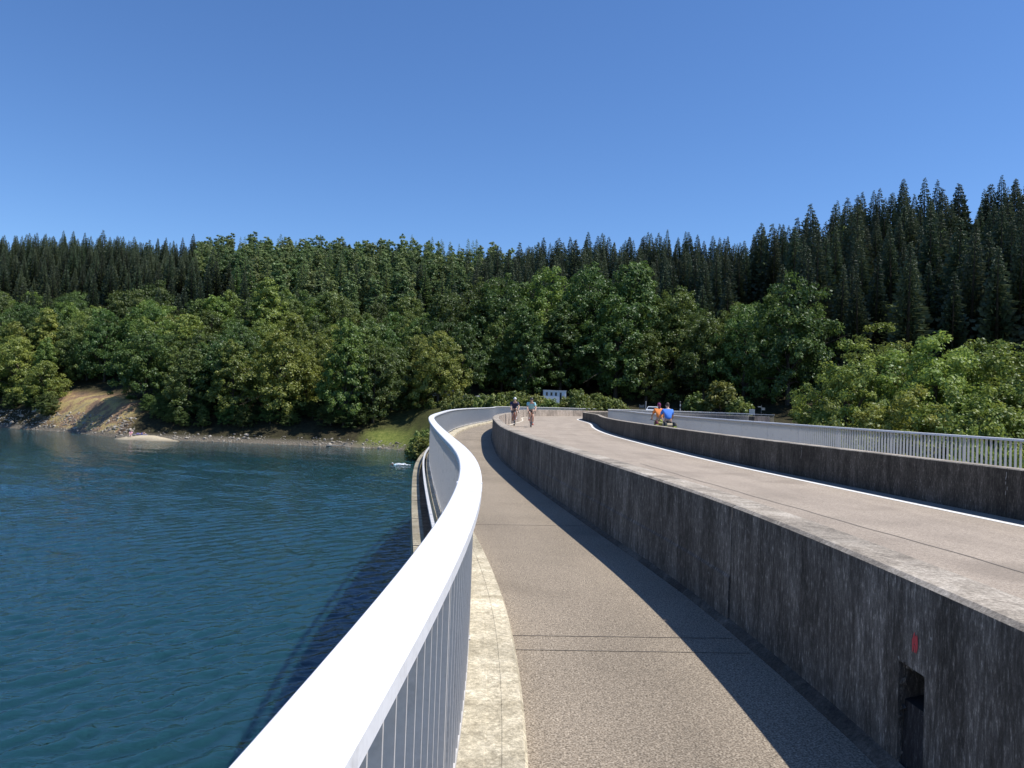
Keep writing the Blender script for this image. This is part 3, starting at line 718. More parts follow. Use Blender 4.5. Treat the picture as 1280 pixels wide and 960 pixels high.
def con(x, y):
    u = x/y; b = y-yb_at(x, y)-sh_at(x, y)
    if b < (26 if u < -.1 else (20 if u < .3 else 14)): return
    if y > y1_at(x, y)+14: return
    r = math.sin(x*.05+y*.02)+.5*math.sin(x*.013-y*.05+2)
    if -.42 < u < .0 and y > 200+25*math.sin(x*.045) and r > -.75 and rng.random() < .85: add('larch', PR, x, y, rng.uniform(15.5, 19), rng.uniform(.95, 1.2))
    elif u > .3: add('spruce', PC, x, y, rng.uniform(17, 25) if rng.random() < .8 else rng.uniform(24, 27), rng.uniform(.98, 1.28))
    else: add('spruce', PC, x, y, rng.uniform(13.5, 17.2)*(1.14 if u > -.06 else 1)+(2.2 if rng.random() < .06 else 0)+1.2*math.sin(x*.06)*(u > -.1), rng.uniform(.95, 1.25))
zone(16000, samp(-.86, .3, 150, 335), 3.8, con)
zone(4500, samp(.22, .9, 105, 245), 4.6, con)
# who shows: a horizon sweep from the dam
trees.sort(key=lambda t: t[3])
NB = 900; ub = np.linspace(-.72, .72, NB); hor = np.full(NB, -1.0); vis = []
for t in trees:
    x, y, z, h, w = t[2], t[3], t[4], t[1]['h']*t[6], t[1]['w']*t[5]
    con_ = t[0] in ('spruce', 'larch'); hw = w/2/y; u = x/y
    i0, i1 = np.searchsorted(ub, [u-hw, u+hw])
    if i1 <= i0: vis.append(0); continue
    q = np.abs(ub[i0:i1]-u)/hw; prof = h*(1-q) if con_ else h*np.sqrt(np.maximum(1-q*q, 0))*.93+0
    e = (z+prof)/y; vis.append(float(np.maximum(e-hor[i0:i1], 0).sum()))
    hor[i0:i1] = np.maximum(hor[i0:i1], e-.012)
def region(t):
    u = t[2]/t[3]
    return u
GRP = {}
def describe(t):
    k, u, y = t[0], t[2]/t[3], t[3]
    if t[1]['h']*t[6] < 5.5: return 'low leafy bush overhanging the shaded shore under the trees', 'bushes along the lake shore', 'bush'
    if k == 'larch': return 'feathery lighter green larch on the plateau above the dark spruces', 'larches on the skyline over the lake', 'larch_tree'
    if k == 'spruce':
        if u < -.3: return 'dark spruce in the band along the skyline above the left lake shore', 'spruces above the left shore', 'spruce_tree'
        if u < -.06: return 'dark spruce between the lakeside broadleaf trees and the larches', 'spruces behind the shore trees', 'spruce_tree'
        if u < .26: return 'dark spruce showing its tip over the big beech grove', 'spruces over the grove', 'spruce_tree'
        if u < .42: return 'pointed dark spruce on the slope between the grove and the high ridge', 'spruces right of the grove', 'spruce_tree'
        return 'tall pointed spruce in the ranks climbing the high right ridge', 'spruces on the right ridge', 'spruce_tree'
    if u < -.5: return 'green broadleaf tree in the wood left of and above the bare earth bank', 'broadleaf trees by the bare bank', 'broadleaf_tree'
    if u < -.1: return 'green broadleaf tree in the wood behind the shaded lake shore', 'broadleaf trees behind the shaded shore', 'broadleaf_tree'
    return 'dark beech filling the shaded grove beyond the end of the dam', 'beeches in the dark grove', 'broadleaf_tree'
order = sorted(range(len(trees)), key=lambda i: -vis[i]); keep = set(); cnt = {}
for i in order:
    t = trees[i]; fam = 'spruce' if t[0] == 'spruce' else ('larch' if t[0] == 'larch' else 'broad')
    if t[8]: keep.add(i); cnt[fam] = cnt.get(fam, 0)+1
for i in order:
    t = trees[i]; fam = 'spruce' if t[0] == 'spruce' else ('larch' if t[0] == 'larch' else 'broad')
    if i in keep or vis[i] <= .0: continue
    if cnt.get(fam, 0) < 296: keep.add(i); cnt[fam] = cnt.get(fam, 0)+1
rest = {'needle': [], 'larch': [], 'leaf': []}
for i, t in enumerate(trees):
    k, p, x, y, z, s, sz, rz, lab = t
    if i in keep:
        if lab: put_tree({'near': 'valley_tree'}.get(k, 'broadleaf_tree'), p, x, y, z, s, sz, rz, lab, None)
        else:
            d, g, nm = describe(t); put_tree(nm, p, x, y, z, s, sz, rz, d, g)
    else: rest[{'spruce': 'needle', 'larch': 'larch'}.get(k, 'leaf')].append(t)
print('TREES', len(trees), {k: len(v) for k, v in rest.items()}, cnt)
for key, lst in rest.items():
    Vs, Fs, Ts, n = [], [], [], 0
    for k, p, x, y, z, s, sz, rz, lab in lst:
        if abs(x/y) > .8: continue
        sel = np.arange(len(p['F'])); 
        c, sn = math.cos(rz), math.sin(rz); V = p['V']; W = np.stack([(V[:, 0]*c-V[:, 1]*sn)*s+x, (V[:, 0]*sn+V[:, 1]*c)*s+y, V[:, 2]*sz+z], 1)
        Vs.append(W); Fs.append(p['F']+n); n += len(V); Ts.append(np.clip(p['t']+rng.uniform(-.25, .25), 0, 1))
    if not Vs: continue
    o = np_mesh({'needle': 'spruce_forest', 'larch': 'larch_forest', 'leaf': 'broadleaf_forest'}[key], np.concatenate(Vs), np.concatenate(Fs), M[key], tint=np.concatenate(Ts))
    tag(o, {'needle': 'closed mass of dark spruces filling the hill behind the nearer ones', 'larch': 'lighter green larch wood behind the first skyline trees', 'leaf': 'deep broadleaf wood between the shore trees and the spruces'}[key], 'forest', None, 'stuff')

# ------------------------------------------------------------------ bushes on the bank behind the far curve of the railing
def bush_proto(seed, h, w, leaf=.16):
    rng = np.random.default_rng(seed); ncl = 70; cen = []
    for i in range(ncl):
        a = rng.uniform(0, 6.28); r = w*.5*math.sqrt(rng.random()); cen.append([r*math.cos(a), r*math.sin(a), h*(.25+.65*rng.random())*(1-.55*(2*r/w)**2)])
    cen = np.array(cen); k = np.repeat(np.arange(ncl), 34); d = rng.normal(size=(len(k), 3)); d /= np.linalg.norm(d, axis=1, keepdims=True)
    pos = cen[k]+d*(.34*rng.random(len(k))**.5)[:, None]*[1, 1, 1.25]; nor = d+[0, 0, .6]+rng.normal(size=d.shape)*.4
    V, F = quads_from(pos, nor, leaf, rng, 1.7); t = np.clip(np.repeat(rng.normal(.5, .22, ncl), 34)+rng.normal(0, .1, len(k)), 0, 1)
    cm = np_mesh('foliage', V, F, M['shrub'], tint=np.repeat(t, 4), link=False); tb = MB()
    for i in range(9):
        c = cen[rng.integers(ncl)]; tb.tube([(c[0]*.15, c[1]*.15, -.3), (c[0]*.5, c[1]*.5, c[2]*.5), tuple(c)], [.03, .02, .008], 5)
    to = tb.build('stem', M['bark']); tm = to.data; bpy.data.objects.remove(to); return cm, tm
BP = [bush_proto(41+i, 2.3+.25*i, 2.4+.3*(i % 2)) for i in range(4)]
rb = random.Random(9)
def put_bush(i, x, y, z, sc, lab, grp):
    r = empty('bush', (x, y, z), rb.uniform(0, 6.28), lab, 'bush', grp); r.scale = (sc*rb.uniform(.9, 1.2), sc, sc*rb.uniform(.85, 1.15))
    for nm, me in zip(('foliage', 'stem'), BP[i % 4]):
        o = bpy.data.objects.new(nm, me); C.objects.link(o); o.parent = r
k = 0
for row in range(2):
    for px in np.arange(560+row*5, 775, 8.5):
        px = px+rb.uniform(-3, 3); Y = float(np.interp((px-640)/960.93, UT, YB))+2.0+row*2.6+rb.uniform(-.8, .8); x = at(px, Y); z = float(Tb(x, Y))
        top = (501.0+.0344*(px-640)+2.0-499.5)/960.93*Y+rb.uniform(-.25, .55)+row*.3
        if 676 < px < 712: top = min(top, .45)
        put_bush(k, x, Y, z, min(1.5, max(.5, (top-z)/2.3)), 'light green leafy bush in the row behind the far curve of the railing', 'bushes behind the far railing'); k += 1
for px, Y, top in ((530, 104, -4.2), (523, 108, -5.0), (533, 99, -3.6), (538, 96, -3.4)):
    x = at(px, Y); z = float(Tb(x, Y)); put_bush(k, x, Y, z, max(.4, (top-z)/2.3*.8), 'low bush on the grassy shore by the lake end of the dam', 'bushes on the grassy shore'); k += 1
for px, Y, h in ((905, 118, 5.2), (925, 115, 3.4), (1005, 112, 3.0), (870, 120, 3.0)):
    x = at(px, Y); z = float(Tb(x, Y)); put_bush(k, x, Y, z, h/2.4, 'sunlit bush at the foot of the dark slope behind the far railing', 'bushes under the dark slope'); k += 1

# ------------------------------------------------------------------ cabin, cars, signs
def cabin():
    Y = 124.0; x = at(693.5, Y); z = float(T(x, Y))-.1; top = 2.16
    r = empty('cabin', (x, Y, z), 0, 'small white flat roofed cabin with dark windows behind the bushes', 'cabin'); h = top-z; w, d = 3.62, 2.3
    wm = paint('cabin_paint', (.66, .69, .74), .5, (.4, .42, .45), .5)
    mb = MB(); ws = [-1.28, -.55, .17, .93]; ww, z0, z1 = .38, h-.92, h-.3
    xs = [-w/2]; 
    for q in ws: xs += [q-ww/2, q+ww/2]
    xs.append(w/2); y0 = -d/2
    def quad(a, b, c, e): mb.face([(a, y0, c), (b, y0, c), (b, y0, e), (a, y0, e)])
    for i in range(len(xs)-1):
        a, b = xs[i], xs[i+1]
        if i % 2 == 0: quad(a, b, 0, h-.08)
        else:
            zz = .35 if i == 7 else z0
            quad(a, b, 0, zz); quad(a, b, z1, h-.08)
            for (p, q) in (((a, zz), (a, z1)), ((b, z1), (b, zz)), ((a, z1), (b, z1)), ((b, zz), (a, zz))):
                mb.face([(p[0], y0, p[1]), (q[0], y0, q[1]), (q[0], y0+.1, q[1]), (p[0], y0+.1, p[1])])
    mb.face([(-w/2, y0, 0), (-w/2, y0, h-.08), (-w/2, d/2, h-.08), (-w/2, d/2, 0)]); mb.face([(w/2, y0, 0), (w/2, d/2, 0), (w/2, d/2, h-.08), (w/2, y0, h-.08)])
    mb.face([(-w/2, d/2, 0), (-w/2, d/2, h-.08), (w/2, d/2, h-.08), (w/2, d/2, 0)])
    mb.build('wall', wm, r)
    mb = MB(); mb.box((0, 0, h-.035), (w+.14, d+.14, .085)); mb.build('roof', wm, r)
    fm = simple('cabin_frame', (.5, .52, .55)); gm = simple('dark_glass', (.015, .018, .03), .08)
    for i, q in enumerate(ws):
        zz = .35 if i == 3 else z0; f = .045
        mb = MB()
        for c, dd in (((q-ww/2+f/2, y0+.05, (zz+z1)/2), (f, .05, z1-zz)), ((q+ww/2-f/2, y0+.05, (zz+z1)/2), (f, .05, z1-zz)), ((q, y0+.05, z1-f/2), (ww-2*f, .05, f)), ((q, y0+.05, zz+f/2), (ww-2*f, .05, f))): mb.box(c, dd)
        o = mb.build('door' if i == 3 else 'window', fm, r)
        mb = MB(); mb.box((q, y0+.075, (zz+z1)/2), (ww-2*f, .012, z1-zz-2*f)); mb.build('pane', gm, o)
    mb = MB(); mb.box((1.55, y0-.03, h*.68), (.22, .05, .45)); mb.build('meter_box', fm, r)
cabin()
def car(px, Y, rz, col, label, group, dz=0.0):
    x = at(px, Y); z = float(Tb(x, Y))+dz; r = empty('parked_car', (x, Y, z), rz, label, 'car', group)
    prof = [(-2.1, .38), (-2.12, .75), (-2.0, .93), (-1.75, .98), (-1.35, 1.36), (-.9, 1.47), (.15, 1.47), (.55, 1.38), (1.05, 1.0), (1.75, .88), (2.05, .72), (2.1, .38)]
    def yw(z): return .86 if z < 1.0 else .86-(z-1.0)*.42
    bm_ = simple('car_paint', col, .25, .1, .6); gl = simple('car_glass', (.02, .025, .03), .05); mb = MB()
    L_ = [(x_, -yw(z_), z_) for x_, z_ in prof]; R_ = [(x_, yw(z_), z_) for x_, z_ in prof]
    mb.grid([L_, R_], smooth=False); mb.face(L_); mb.face(R_[::-1]); mb.face([L_[0], R_[0], R_[-1], L_[-1]][::-1])
    mb.build('body', bm_, r)
    for sgn in (-1, 1):
        mb = MB(); pts = [(-1.5, 1.03), (-1.25, 1.32), (-.9, 1.41), (.12, 1.41), (.48, 1.33), (.88, 1.03)]; q = [(a, sgn*(yw(b)+.004), b) for a, b in pts]; mb.face(q if sgn < 0 else q[::-1]); mb.build('side_window', gl, r)
        mb = MB(); mb.ball((2.02, sgn*.62, .68), (.10, .17, .09), 10, 6); mb.build('headlight', simple('lamp_glass', (.8, .8, .8), .1), r)
    mb = MB(); a, b = (.60, 1.362), (1.0, 1.035); mb.face([(a[0]+.01, -.62, a[1]+.008), (b[0]+.01, -.74, b[1]+.008), (b[0]+.01, .74, b[1]+.008), (a[0]+.01, .62, a[1]+.008)]); mb.build('windscreen', gl, r)
    mb = MB(); a, b = (-1.38, 1.34), (-1.72, 1.01); mb.face([(a[0]-.01, .62, a[1]+.008), (b[0]-.01, .74, b[1]+.008), (b[0]-.01, -.74, b[1]+.008), (a[0]-.01, -.62, a[1]+.008)]); mb.build('rear_window', gl, r)
    for wx in (-1.3, 1.32):
        for sgn in (-1, 1):
            mb = MB(); mb.torus((wx, sgn*.78, .31), (0, 1, 0), .23, .085, 20, 8); t = mb.build('wheel', M['black'], r)
            mb = MB(); mb.tube([(wx, sgn*.74, .31), (wx, sgn*.83, .31)], .2, 16); mb.build('rim', simple('alloy', (.5, .5, .52), .3, .8), t)
    return r
car(600, 122, R(200), (.5, .5, .52), 'silver car parked half hidden behind the bushes at the far curve', None, .25)
car(579, 126, R(186), (.03, .03, .035), 'dark car parked left of the silver car under the trees', None, .2)
car(557, 131, R(190), (.75, .75, .76), 'white car parked in tree shade behind the lone bright tree', None, .4)
car(817, 112.5, R(255), (.62, .68, .76), 'pale blue white car standing behind the railing beside the two touring cyclists', None, -.1)
def board(name, px, Y, zt, zb, w, h, zc, col, label, cat, legs=1, col2=None):
    x = at(px, Y); r = empty(name, (x, Y, zb), 0, label, cat); mb = MB()
    for q in ([0] if legs == 1 else [-w*.4, w*.4]): mb.tube([(q, .03, -.3), (q, .03, zt-zb)], .035, 8)
    mb.build('post', simple('sign_post', (.25, .25, .25), .5, .5), r)
    if h:
        mb = MB(); mb.box((0, 0, zc-zb), (w, .03, h)); p = mb.build('board', simple('board_face', col, .5), r)
        if col2:
            mb = MB(); mb.box((0, -.018, zc-zb+h*.1), (w*.8, .006, h*.55)); mb.build('notice', simple('notice_sheet', col2, .6), p)
    return r
board('notice_board', 941, 108, .05, -1.7, .78, .78, -.25+.07, (.5, .5, .5), 'small pale notice board on posts behind the far railing', 'sign', 2, (.42, .44, .42))
board('information_board', 803, 113, .35, -1.7, .8, .5, .02, (.09, .09, .085), 'low dark information board left of the pale car', 'sign', 2, (.13, .14, .14))
x = at(808, 112); r = empty('marker_post', (x, 112, -1.7), 0, 'thin grey post beside the low information board', 'post')
mb = MB(); mb.tube([(0, 0, -.3), (0, 0, 2.45)], .07, 8); mb.build('shaft', simple('grey_post', (.3, .3, .3)), r); mb = MB(); mb.tube([(0, 0, 2.45), (0, 0, 2.52)], [.085, .05], 8); mb.build('cap', simple('post_cap', (.4, .4, .4)), r)
x = at(851, 110); r = empty('marker_post', (x, 110, -1.7), 0, 'striped black and white post right of the touring cyclists', 'post')
mb = MB()
for q in range(9): mb.tube([(0, 0, q*.31-.2), (0, 0, q*.31+.11)], .085, 8, m=q % 2)
mb.build('shaft', [simple('post_black', (.06, .06, .06)), simple('post_white', (.45, .45, .45))], r)
mb = MB(); mb.ball((0, 0, 2.62), (.086, .086, .05), 8, 5); mb.build('cap', simple('post_cap', (.3, .3, .3)), r)
def fingerpost():
    x = at(952.5, 108); r = empty('fingerpost', (x, 108, -1.7), 0, 'thin signpost with two pointing arms right of the notice board', 'signpost')
    mb = MB(); mb.tube([(0, 0, -.3), (0, 0, 2.55)], .035, 8); mb.build('post', simple('sign_post', (.2, .2, .2), .5, .5), r)
    for sg, z in ((1, 2.1), (-1, 2.28), (1, 1.9)):
        mb = MB(); q = [(.03, -.07), (.45, -.07), (.54, 0), (.45, .07), (.03, .07)]
        f = [(a*sg, -.05, z+b) for a, b in q]; g = [(a*sg, -.03, z+b) for a, b in q]
        mb.face(f); mb.face(g[::-1])
        for i in range(5): mb.face([f[i], g[i], g[(i+1) % 5], f[(i+1) % 5]])
        mb.build('arm', simple('arm_paint', (.35, .36, .33), .5), r)
fingerpost()

# ------------------------------------------------------------------ people
def skin_mesh(verts, edges, radii, root=0, sub=1):
    me = bpy.data.meshes.new('tmp'); me.from_pydata(verts, edges, []); o = bpy.data.objects.new('tmp', me); scene.collection.objects.link(o)
    md = o.modifiers.new('s', 'SKIN'); md.use_smooth_shade = True
    for i, r in enumerate(radii):
        sv = me.skin_vertices[0].data[i]; sv.radius = r if hasattr(r, '__len__') else (r, r); sv.use_root = (i == root)
    sd = o.modifiers.new('d', 'SUBSURF'); sd.levels = sub; sd.render_levels = sub
    dg = bpy.context.evaluated_depsgraph_get(); m2 = bpy.data.meshes.new_from_object(o.evaluated_get(dg))
    bpy.data.objects.remove(o); bpy.data.meshes.remove(me); return m2
def chain(J, R_, segs):
    """J joint dict; segs list of joint-name chains -> arrays, one vertex per joint"""
    names = []; E_ = []
    for c in segs:
        for n in c:
            if n not in names: names.append(n)
        E_ += [(names.index(a), names.index(b)) for a, b in zip(c[:-1], c[1:])]
    return [J[n] for n in names], E_, [R_[n] for n in names]
RB = dict(pelvis=(.135, .11), waist=(.125, .095), chest=(.155, .115), neck=.055, head0=.06, hipL=.095, hipR=.095, kneeL=.06, kneeR=.06, ankL=.042, ankR=.042, toeL=.035, toeR=.035, shL=.062, shR=.062, elL=.042, elR=.042, wrL=.03, wrR=.03, palL=.034, palR=.034)
for S in 'LR':
    for f in range(5): RB['f%d%s' % (f, S)] = .011; RB['g%d%s' % (f, S)] = .009
SEGS = [['pelvis', 'waist', 'chest', 'neck', 'head0']]
for S in 'LR':
    SEGS += [['pelvis', 'hip'+S, 'knee'+S, 'ank'+S, 'toe'+S], ['chest', 'sh'+S, 'el'+S, 'wr'+S, 'pal'+S]]
SKIN = simple('skin', (.5, .31, .22), .55); HAIR = simple('hair', (.06, .04, .03), .7); EYE = simple('eye', (.03, .03, .03), .3)
def add_hand(mb, wr, pal, down=Vector((0, 0, -1))):
    wr, pal = Vector(wr), Vector(pal); d = (pal-wr).normalized(); side = d.cross(down); side = side.normalized() if side.length > .1 else Vector((1, 0, 0))
    for f, (o, l) in enumerate(((-.030, .062), (-.010, .072), (.010, .068), (.030, .052))):
        a = pal+side*o+d*.02; b = a+d*l*.5+down*.012; c = b+d*l*.15+down*l*.5; mb.tube([a, b, c], [.010, .009, .007], 6)
    a = pal-side*.028-d*.03; mb.tube([a, a-side*.025+d*.02, a-side*.02+d*.045+down*.015], [.011, .010, .008], 6)
def person(loc, rz, J, label, jersey, shorts, helmet=None, shoe=(.05, .05, .05), look=0.0, group=None, sleeves=True, hair=True, hel_col=None, jname='jersey', stripe=None, scarf=None):
    r = empty('person', loc, rz, label, 'person', group)
    V, E_, R_ = chain(J, RB, SEGS); me = skin_mesh(V, E_, R_, 0, 2)
    mb = MB()
    hc = Vector(J['head']); rot = Matrix.Rotation(look, 3, 'X')
    def hp(x, y, z): return hc+rot @ Vector((x, y, z))
    mb.ball(hc, (.076, .096, .118), 16, 12, rot=rot)
    mb.ball(hp(0, .098, -.012), (.014, .02, .022), 8, 6, rot=rot); mb.ball(hp(0, .078, -.075), (.045, .035, .038), 10, 6, rot=rot)
    for sg in (-1, 1): mb.ball(hp(sg*.078, -.005, -.01), (.012, .022, .033), 8, 6, rot=rot)
    for S in 'LR': add_hand(mb, J['wr'+S], J['pal'+S])
    t = mb.build('tmp', SKIN)
    bm = bmesh.new(); bm.from_mesh(me); bm.from_mesh(t.data); me2 = bpy.data.meshes.new('body'); bm.to_mesh(me2); bm.free()
    bpy.data.objects.remove(t); me2.polygons.foreach_set('use_smooth', [True]*len(me2.polygons)); me2.materials.append(SKIN)
    b = bpy.data.objects.new('body', me2); C.objects.link(b); b.parent = r
    mb = MB()
    for sg in (-1, 1): mb.ball(hp(sg*.03, .088, .012), .011, 8, 6)
    mb.build('eyes', EYE, b)
    mb = MB(); mb.tube([hp(-.022, .092, -.052), hp(0, .1, -.054), hp(.022, .092, -.052)], .005, 5); mb.build('mouth', simple('lips', (.35, .13, .11)), b)
    def cloth(name, segs, grow, col, cut=None, root=0):
        v, e, q = chain(J, RB, segs)
        if cut:
            for (n0, n1, tt) in cut:   # shorten the last joint of a chain
                names = []
                for c in segs:
                    for n in c:
                        if n not in names: names.append(n)
                i0, i1 = names.index(n0), names.index(n1); v[i1] = tuple(Vector(v[i0]).lerp(Vector(v[i1]), tt))
        q = [tuple(x+grow for x in k) if hasattr(k, '__len__') else k+grow for k in q]
        m_ = skin_mesh(v, e, q, root, 2); m_.materials.clear(); m_.materials.append(simple(name+'_cloth', col, .75)); m_.name = name
        for p in m_.polygons: p.material_index = 0
        o = bpy.data.objects.new(name, m_); C.objects.link(o); o.parent = r; return o
    jr = cloth(jname, [['pelvis', 'waist', 'chest', 'neck']]+[['chest', 'sh'+S, 'el'+S] for S in 'LR'], .026, jersey, [('shL', 'elL', .62), ('shR', 'elR', .62), ('chest', 'neck', .55), ('waist', 'pelvis', .7)])
    cloth('shorts', [['waist', 'pelvis']]+[['pelvis', 'hip'+S, 'knee'+S] for S in 'LR'], .012, shorts, [('hipL', 'kneeL', .72), ('hipR', 'kneeR', .72), ('pelvis', 'waist', .3)], 1)
    for S in 'LR':
        mb = MB(); a, t_ = Vector(J['ank'+S]), Vector(J['toe'+S]); d = (t_-a); d.z = 0; d = d.normalized() if d.length > .01 else Vector((0, 1, 0)); ang = math.atan2(-d.x, d.y)
        mb.ball((a+t_)/2+Vector((0, 0, -.035)), (.05, .15, .05), 12, 8, rot=Matrix.Rotation(ang, 3, 'Z')); mb.build('shoe', simple('shoe', shoe, .5), r)
        mb = MB(); kn = Vector(J['knee'+S]); mb.tube([a, a.lerp(kn, .22)], [.05, .054], 10); mb.build('sock', simple('sock', (.6, .6, .6), .8), r)
    if helmet:
        mb = MB(); mb.ball(hp(0, -.01, .03), (.098, .128, .115), 16, 6, rot=rot, half=True); h = mb.build('helmet', simple('helmet_shell', helmet, .35), r)
        mb = MB()
        for q in (-.05, 0, .05): mb.tube([hp(q, .09, .085), hp(q, .02, .142), hp(q, -.08, .115)], .010, 5)
        mb.build('vent', M['black'], h)
    if hair and not scarf:
        mb = MB(); mb.ball(hp(0, -.02, .012), (.083, .098, .122), 14, 6, rot=rot @ Matrix.Rotation(R(25), 3, 'X'), half=True); mb.build('hair', HAIR, r)
    if scarf:
        mb = MB(); mb.ball(hp(0, -.015, .005), (.09, .11, .128), 14, 7, rot=rot @ Matrix.Rotation(R(25), 3, 'X'), half=True); mb.tube([hp(0, -.09, -.03), hp(.02, -.13, -.1), hp(.03, -.12, -.17)], [.04, .035, .01], 8); mb.build('headscarf', simple('scarf_cloth', scarf, .8), r)
    if stripe:
        mb = MB(); c = Vector(J['chest']); w_ = Vector(J['waist']); mb.tube([c+Vector((0, 0, .03)), c.lerp(w_, .5)], [.1, .1], 10); mb.build('back_pocket', simple('pocket_cloth', stripe, .8), jr)
    return r
def bike(loc, rz, label, col, panniers=None, drop=True, basket=None):
    r = empty('bicycle', loc, rz, label, 'bicycle'); fm = simple('frame_paint', col, .3, .2)
    ra, fa, bb, st, ht, hb = Vector((0, -.42, .34)), Vector((0, .58, .34)), Vector((0, 0, .28)), Vector((0, -.14, .78)), Vector((0, .40, .86)), Vector((0, .43, .70))
    mb = MB()
    for a, b, q in ((bb, st, .017), (st, ht, .016), (bb, hb, .02), (ht, hb, .021)): mb.tube([a, b], q, 8)
    for sg in (-1, 1): mb.tube([ra+Vector((sg*.06, 0, 0)), bb+Vector((sg*.03, -.03, 0))], .010, 6); mb.tube([ra+Vector((sg*.06, 0, 0)), st+Vector((sg*.02, 0, -.03))], .009, 6)
    mb.build('frame', fm, r)
    mb = MB()
    for sg in (-1, 1): mb.tube([hb+Vector((sg*.03, 0, -.02)), hb+Vector((sg*.05, .04, -.12)), fa+Vector((sg*.055, 0, 0))], .013, 6)
    mb.build('fork', fm, r)
    for c in (ra, fa):
        mb = MB(); mb.torus(c, (1, 0, 0), .325, .017, 36, 8); w = mb.build('wheel', M['black'], r)
        mb = MB(); mb.torus(c, (1, 0, 0), .300, .010, 36, 6); mb.build('rim', simple('alloy', (.45, .45, .47), .3, .8), w)
        mb = MB()
        for i in range(18):
            a = i*math.pi/9; mb.tube([c+Vector(((-1)**i*.02, .02*math.cos(a), .02*math.sin(a))), c+Vector((0, .295*math.cos(a), .295*math.sin(a)))], .0018, 4, caps=False)
        mb.tube([c-Vector((.05, 0, 0)), c+Vector((.05, 0, 0))], .022, 10); mb.build('spokes', simple('steel', (.5, .5, .5), .3, .9), w)
    mb = MB(); mb.tube([st, st+Vector((0, -.045, .17))], .013, 8); p = mb.build('seat_post', simple('alloy', (.4, .4, .42), .3, .8), r)
    mb = MB(); mb.ball((0, -.25, .965), (.075, .10, .035), 14, 8); mb.ball((0, -.13, .965), (.028, .13, .028), 12, 8); mb.build('saddle', M['black'], r)
    mb = MB(); mb.tube([ht, ht+Vector((0, .015, .06)), (0, .50, .95)], .014, 8)
    if drop:
        mb.tube([(-.21, .50, .95), (.21, .50, .95)], .013, 8)
        for sg in (-1, 1): mb.tube([(sg*.21, .50, .95), (sg*.21, .58, .95), (sg*.21, .62, .90), (sg*.215, .58, .82), (sg*.22, .50, .80)], .015, 8)
    else: mb.tube([(-.3, .40, 1.02), (-.12, .49, .98), (.12, .49, .98), (.3, .40, 1.02)], .015, 8)
    mb.build('handlebar', M['black'], r)
    mb = MB(); mb.tube([bb-Vector((.06, 0, 0)), bb+Vector((.06, 0, 0))], .02, 8); mb.torus(bb+Vector((.05, 0, 0)), (1, 0, 0), .09, .006, 20, 5)
    mb.tube([bb+Vector((.07, 0, 0)), bb+Vector((.075, .08, .15))], .011, 6); mb.tube([bb-Vector((.07, 0, 0)), bb+Vector((-.075, -.08, -.15))], .011, 6)
    mb.box(bb+Vector((.12, .08, .15)), (.09, .08, .02)); mb.box(bb+Vector((-.12, -.08, -.15)), (.09, .08, .02)); mb.build('crankset', simple('steel_dark', (.2, .2, .2), .3, .8), r)
    if panniers:
        mb = MB()
        for sg in (-1, 1): mb.tube([(sg*.07, -.25, .74), (sg*.07, -.62, .74)], .007, 5); mb.tube([(sg*.07, -.55, .74), (sg*.06, -.42, .36)], .006, 5)
        mb.tube([(-.07, -.62, .74), (.07, -.62, .74)], .007, 5); mb.build('luggage_rack', simple('steel_dark', (.1, .1, .1), .4, .6), r)
        for sg in (-1, 1):
            rows = []
            for zz, g in ((.44, .8), (.50, 1.0), (.78, 1.05), (.92, 1.0), (.99, .7)):
                rows.append([(sg*.20+g*.10*math.cos(a), -.48+g*.18*math.sin(a), zz) for a in np.linspace(0, 6.283, 13)[:-1]])
            mb = MB(); mb.grid(rows, closed=True); mb.face(rows[0][::-1]); mb.face(rows[-1]); pn = mb.build('pannier', simple('pannier_cloth', panniers, .6), r)
            mb = MB(); mb.box((sg*.20, -.668, .80), (.13, .02, .045)); mb.build('reflective_strip', simple('neon_strip', (.65, .75, .12), .5), pn)
        mb = MB(); mb.tube([(-.30, -.5, .86), (.30, -.5, .86)], [.085, .085], 14); mb.build('bedroll', simple('bedroll_cloth', basket or (.45, .38, .25), .8), r)
    mb = MB(); mb.ball((0, -.30, .86), (.022, .02, .03), 8, 6); mb.build('rear_reflector', simple('red_reflector', (.5, .03, .03), .2), r)
    return r
def joints(lean=.0, up='R', wide=1.0, arms='hoods'):
    J = dict(pelvis=(0, -.22, 1.02), waist=(0, -.12, 1.18), chest=(0, .07, 1.38), neck=(0, .17, 1.50), head0=(0, .20, 1.56), head=(0, .22, 1.62))
    if lean: J.update(waist=(0, -.20, 1.22), chest=(0, -.10, 1.45), neck=(0, -.04, 1.58), head0=(0, -.02, 1.64), head=(0, .0, 1.70))
    for S, sg in (('L', -1), ('R', 1)):
        J['hip'+S] = (sg*.10, -.18, .98)
        if S == up: J['knee'+S] = (sg*.115, .20, .86); J['ank'+S] = (sg*.12, .06, .49); J['toe'+S] = (sg*.12, .20, .44)
        else: J['knee'+S] = (sg*.115, .08, .60); J['ank'+S] = (sg*.12, -.10, .24); J['toe'+S] = (sg*.12, .03, .16)
        c = Vector(J['chest']); J['sh'+S] = (sg*.185, c.y+.03, c.z+.03)
        hx, hy, hz = (.21, .55, .99) if arms == 'hoods' else (.24, .41, 1.05)
        J['el'+S] = (sg*(hx+.05), (c.y+hy)/2-.02, (c.z+hz)/2-.05); J['wr'+S] = (sg*(hx), hy-.08, hz+.025); J['pal'+S] = (sg*hx, hy-.005, hz+.015)
    return J
def ride(s, o, back, zroad):
    p = P(s, o, zroad); h = HD(s); return p, (-h+math.pi if back else -h)
p, a = ride(52.8, 2.72, True, Z_ROAD); a += R(6)
bike(p, a, 'road bicycle under the left of the two oncoming cyclists', (.45, .12, .06))
